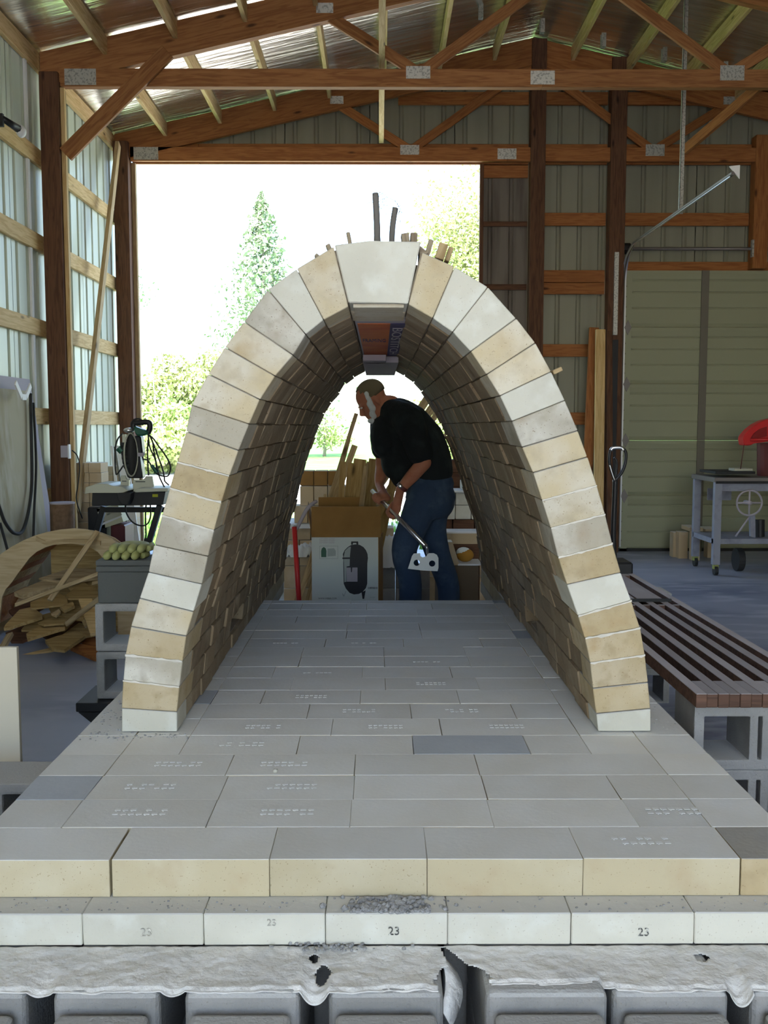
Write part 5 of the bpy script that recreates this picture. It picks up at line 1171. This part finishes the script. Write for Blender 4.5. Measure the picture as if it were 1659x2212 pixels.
# t-shirt
b2 = nb()
tor = [neckb+Vector((.02, 0, .0)), W(850, 745), W(1035, 1005), W(1165, 1240), W(1215, 1465)]
rd = [(.11, .14), (.165, .195), (.185, .19), (.165, .18), (.15, .165)]
ps = spline(tor, 5)
for i, p in enumerate(ps):
    k = min(i/5, 3.999); a_ = int(k); f_ = k-a_; rx_ = rd[a_][0]+(rd[a_+1][0]-rd[a_][0])*f_; ry_ = rd[a_][1]+(rd[a_+1][1]-rd[a_][1])*f_
    d_ = (ps[min(i+1, len(ps)-1)]-ps[max(i-1, 0)]).normalized(); s2 = Vector((0, 1, 0)); u2 = s2.cross(d_).normalized(); mt = Matrix((u2, s2, d_)).transposed()
    ell(b2, p, (rx_*.95, ry_, .06), mt, 20, 10)
limb(b2, [neckb+Vector((.02, -.05, -.01)), shN, shN+(elN-shN)*.55, shN+(elN-shN)*.78], [.085, .098, .083, .080])
limb(b2, [neckb+Vector((.0, .05, -.01)), shF, shF+(elF-shF)*.55], [.085, .088, .076])
ell(b2, W(560, 900, YM), (.085, .14, .14)); ell(b2, W(700, 1240, YM), (.08, .13, .12)); ell(b2, W(830, 1440, YM), (.08, .12, .09))
remesh('t_shirt', b2, M['shirt'], man, .009, 8)
# jeans
b2 = nb()
ell(b2, W(1180, 1560), (.165, .17, .10)); ell(b2, V2(1190, 1060), (.16, .165, .12)); ell(b2, V2(1255, 1085, YM+.07), (.105, .11, .125)); ell(b2, V2(1220, 1100, YM-.08), (.12, .11, .11))
limb(b2, [hN+Vector((-.01, 0, .08)), V2(1060, 1270, YM-.13), kN, V2(1035, 1750, YM-.12), fN+Vector((0, 0, .04))], [.115, .095, .080, .072, .066])
limb(b2, [hF+Vector((.0, 0, .08)), V2(1200, 1290, YM+.09), kF, V2(1330, 1760, YM+.2), fF+Vector((0, 0, .04))], [.115, .095, .082, .074, .07])
remesh('jeans', b2, M['jeans'], man, .009, 6)
for f_, s_ in ((fN, 1), (fF, 1)):
    b2 = nb(); ell(b2, (f_.x-.05, f_.y-.01, .045), (.13, .048, .045)); ell(b2, (f_.x+.03, f_.y, .07), (.055, .045, .06)); box(b2, f_.x-.16, f_.x+.08, f_.y-.05, f_.y+.04, .0, .02)
    remesh('work_boot', b2, mat('brown_boot', (.12, .08, .05), .8) if not bpy.data.materials.get('brown_boot') else bpy.data.materials['brown_boot'], man, .007, 3)
d_ = (elN-wrN).normalized(); b2 = nb(); cyl(b2, wrN+d_*.006, wrN+d_*.03, .036, .037, 18); obj('watch_strap', b2, M['maroon'], man)
b2 = nb(); ell(b2, wrN+d_*.018+Vector((-.012, -.034, .008)), (.014, .006, .014)); obj('watch_face', b2, M['alum'], man, True)
# the mixing hoe
ho = thing('mixing_hoe', 'mixing hoe with silver handle and two-holed pale blade', 'hoe', tuple(hoB))
tubo('handle', [hoA-ax*.03, hoB], .0145, M['alum'], ho, 12)
nk = V2(1165, 1500, YM-.42)
tubo('gooseneck', [hoB-ax*.02, V2(1160, 1450, YM-.43), nk], .008, M['alum'], ho, 8, 5)
bm = nb(); HO = [V2(x, y, YM-.42) for x, y in ((1060,1500),(1110,1497),(1112,1520),(1130,1530),(1160,1520),(1165,1497),(1215,1497),(1240,1510),(1252,1535),(1252,1610),(1245,1637),(1130,1632),(1014,1618),(1030,1570),(1045,1520))]
c1, c2 = V2(1083, 1572, YM-.42), V2(1203, 1578, YM-.42); rad = .0185
# flat blade with two round holes
from mathutils import geometry
def circ(c, n_=18): return [c+Vector((math.cos(2*PI*k/n_)*rad, 0, -math.sin(2*PI*k/n_)*rad)) for k in range(n_)]
loops = [HO, circ(c1), circ(c2)]; flat = [p for l_ in loops for p in l_]
tris = geometry.tessellate_polygon([[Vector((p.x, p.z, 0)) for p in l_] for l_ in loops])
A_ = [bm.verts.new(p) for p in flat]; B_ = [bm.verts.new(p+Vector((0, .004, 0))) for p in flat]
for t_ in tris: bm.faces.new([A_[i] for i in t_]); bm.faces.new([B_[i] for i in reversed(t_)])
s0 = 0
for l_ in loops:
    n_ = len(l_)
    for k in range(n_): bm.faces.new((A_[s0+k], A_[s0+(k+1) % n_], B_[s0+(k+1) % n_], B_[s0+k]))
    s0 += n_
obj('blade', bm, mat('hoe_blade', (.62, .66, .68), .5, .2), ho)
# ================================================================== outdoors
import numpy as np
rng = np.random.default_rng(5)
def leaves(name, cen, rad, n_, size, m, parent, shape='ball', flat=.5):
    c = np.array(cen, float); r = np.array(rad, float)
    if shape == 'cone':
        h = rng.random(n_)**.75; a = rng.random(n_)*6.283; lay = (np.floor(h*9)+.3*rng.random(n_))/9
        rr_ = (1-h)**.9*(.25+.75*rng.random(n_)**.6)*(1+.35*np.sin(a*5+lay*17))*(.65+.5*np.cos(lay*56))
        p = np.stack([np.cos(a)*rr_*r[0], np.sin(a)*rr_*r[1], (h*2-1)*r[2]-.22*rr_*r[2]*.3], 1)
    else:
        k = 26; cl = rng.normal(size=(k, 3)); cl /= np.linalg.norm(cl, axis=1)[:, None]; cl *= rng.random((k, 1))**.4*.8; cl *= r
        idx = rng.integers(0, k, n_); q = rng.normal(size=(n_, 3)); q /= np.linalg.norm(q, axis=1)[:, None]; q *= (rng.random((n_, 1))**.33)*.36*r; p = cl[idx]+q
    p += c; d1 = rng.normal(size=(n_, 3)); d1 /= np.linalg.norm(d1, axis=1)[:, None]; d2 = np.cross(d1, rng.normal(size=(n_, 3))); d2 /= np.linalg.norm(d2, axis=1)[:, None]
    s = size*(.6+.8*rng.random((n_, 1))); v_ = np.concatenate([p-d1*s, p-d2*s*flat, p+d1*s, p+d2*s*flat], 1).reshape(-1, 3)
    me = bpy.data.meshes.new(name); me.from_pydata(v_.tolist(), [], np.arange(4*n_).reshape(-1, 4).tolist()); me.update()
    me.materials.append(m); return tag(link(name, me, None, parent, (0, 0, 0)), kind='stuff')
def tree(name, label, cat, X, Y, H_, rad, n_, size, m, z0=-.03, shape='ball', trunk=.2, base=0, flat=.5, grp=None):
    t = thing(name, label, cat, (X, Y, z0), grp); o = leaves('foliage', (X, Y, z0+base+(H_-base)/2), (rad, rad, (H_-base)/2), n_, size, M[m], t, shape, flat)
    tubo('trunk', [(X, Y, z0), (X+.1, Y, z0+H_*.5), (X, Y, z0+H_*.93)], [trunk, trunk*.6, trunk*.15], M['bark'], t)
    for k in range(7):
        a = k*2.4; z = z0+base+(H_-base)*(.1+.1*k); r_ = rad*(1-.1*k)*.7
        tubo('branch', [(X, Y, z), (X+math.cos(a)*r_, Y+math.sin(a)*r_, z+(.15 if shape == 'cone' else .6)*r_)], [trunk*.3, trunk*.08], M['bark'], t, 5)
    return t
c0 = aY(566, 560, 42); cz = aY(572, 415, 42).z
tree('conifer_tree', 'tall sparse conifer beyond the doorway above the arch', 'tree', c0.x, 42, cz, 3.2, 6000, .12, 'conif', shape='cone', trunk=.16, base=1.5)
c0 = aY(985, 480, 34)
tree('shade_tree', 'tall leafy tree at the right edge of the doorway', 'tree', c0.x+.8, 34, aY(985, 330, 34).z, 3.2, 15000, .075, 'leafy', trunk=.3, base=3.5)
c0 = aY(300, 580, 48); tree('distant_tree', 'faint thin treetop beside the left door post', 'tree', c0.x-1.5, 48, aY(300, 530, 48).z, 2.4, 1500, .1, 'conif', trunk=.15, base=6)
for k, (px_, py_, Y_, r_, n_, m_, lb) in enumerate(((330, 800, 33, 2.2, 17000, 'leaf', 'large bush left of the arch beside the door post'), (395, 770, 35, 2.0, 15000, 'leafy', 'bright bush rising behind the mitre saw'), (455, 750, 37, 2.2, 15000, 'leafy', 'pale bush behind the left flank of the arch'), (350, 905, 29, 1.6, 13000, 'leaf', 'low dark green bush nearest the lawn'), (700, 870, 45, 1.6, 900, 'leafy', 'thin bush seen through the arch at left'), (940, 850, 30, 1.5, 5000, 'leaf', 'leafy branches seen through the arch at right'))):
    c0 = aY(px_, py_, Y_); tree('bush', lb, 'bush', c0.x, Y_, c0.z+.03, r_, n_, .085, m_, trunk=.08, base=.0, flat=.6, grp='bushes beyond the drive')
n_ = 9000; me = bpy.data.meshes.new('grass_blades'); gx_ = rng.random(n_)*9-6.5; gy_ = YB+.25+rng.random(n_)**1.3*5.4; h_ = .05+.07*rng.random(n_); an = rng.random(n_)*3.14
P_ = np.stack([gx_, gy_, np.full(n_, -.03)], 1); dd = np.stack([np.cos(an)*.012, np.sin(an)*.012, np.zeros(n_)], 1); tp = P_+np.stack([rng.normal(size=n_)*.02, rng.normal(size=n_)*.02, h_], 1)
me.from_pydata(np.concatenate([P_-dd, P_+dd, tp], 1).reshape(-1, 3).tolist(), [], np.arange(3*n_).reshape(-1, 3).tolist()); me.materials.append(M['grass'])
tag(link('grass_blades', me, None, None, (0, 0, 0)), 'mown green grass just outside the big doorway', 'grass', kind='stuff')
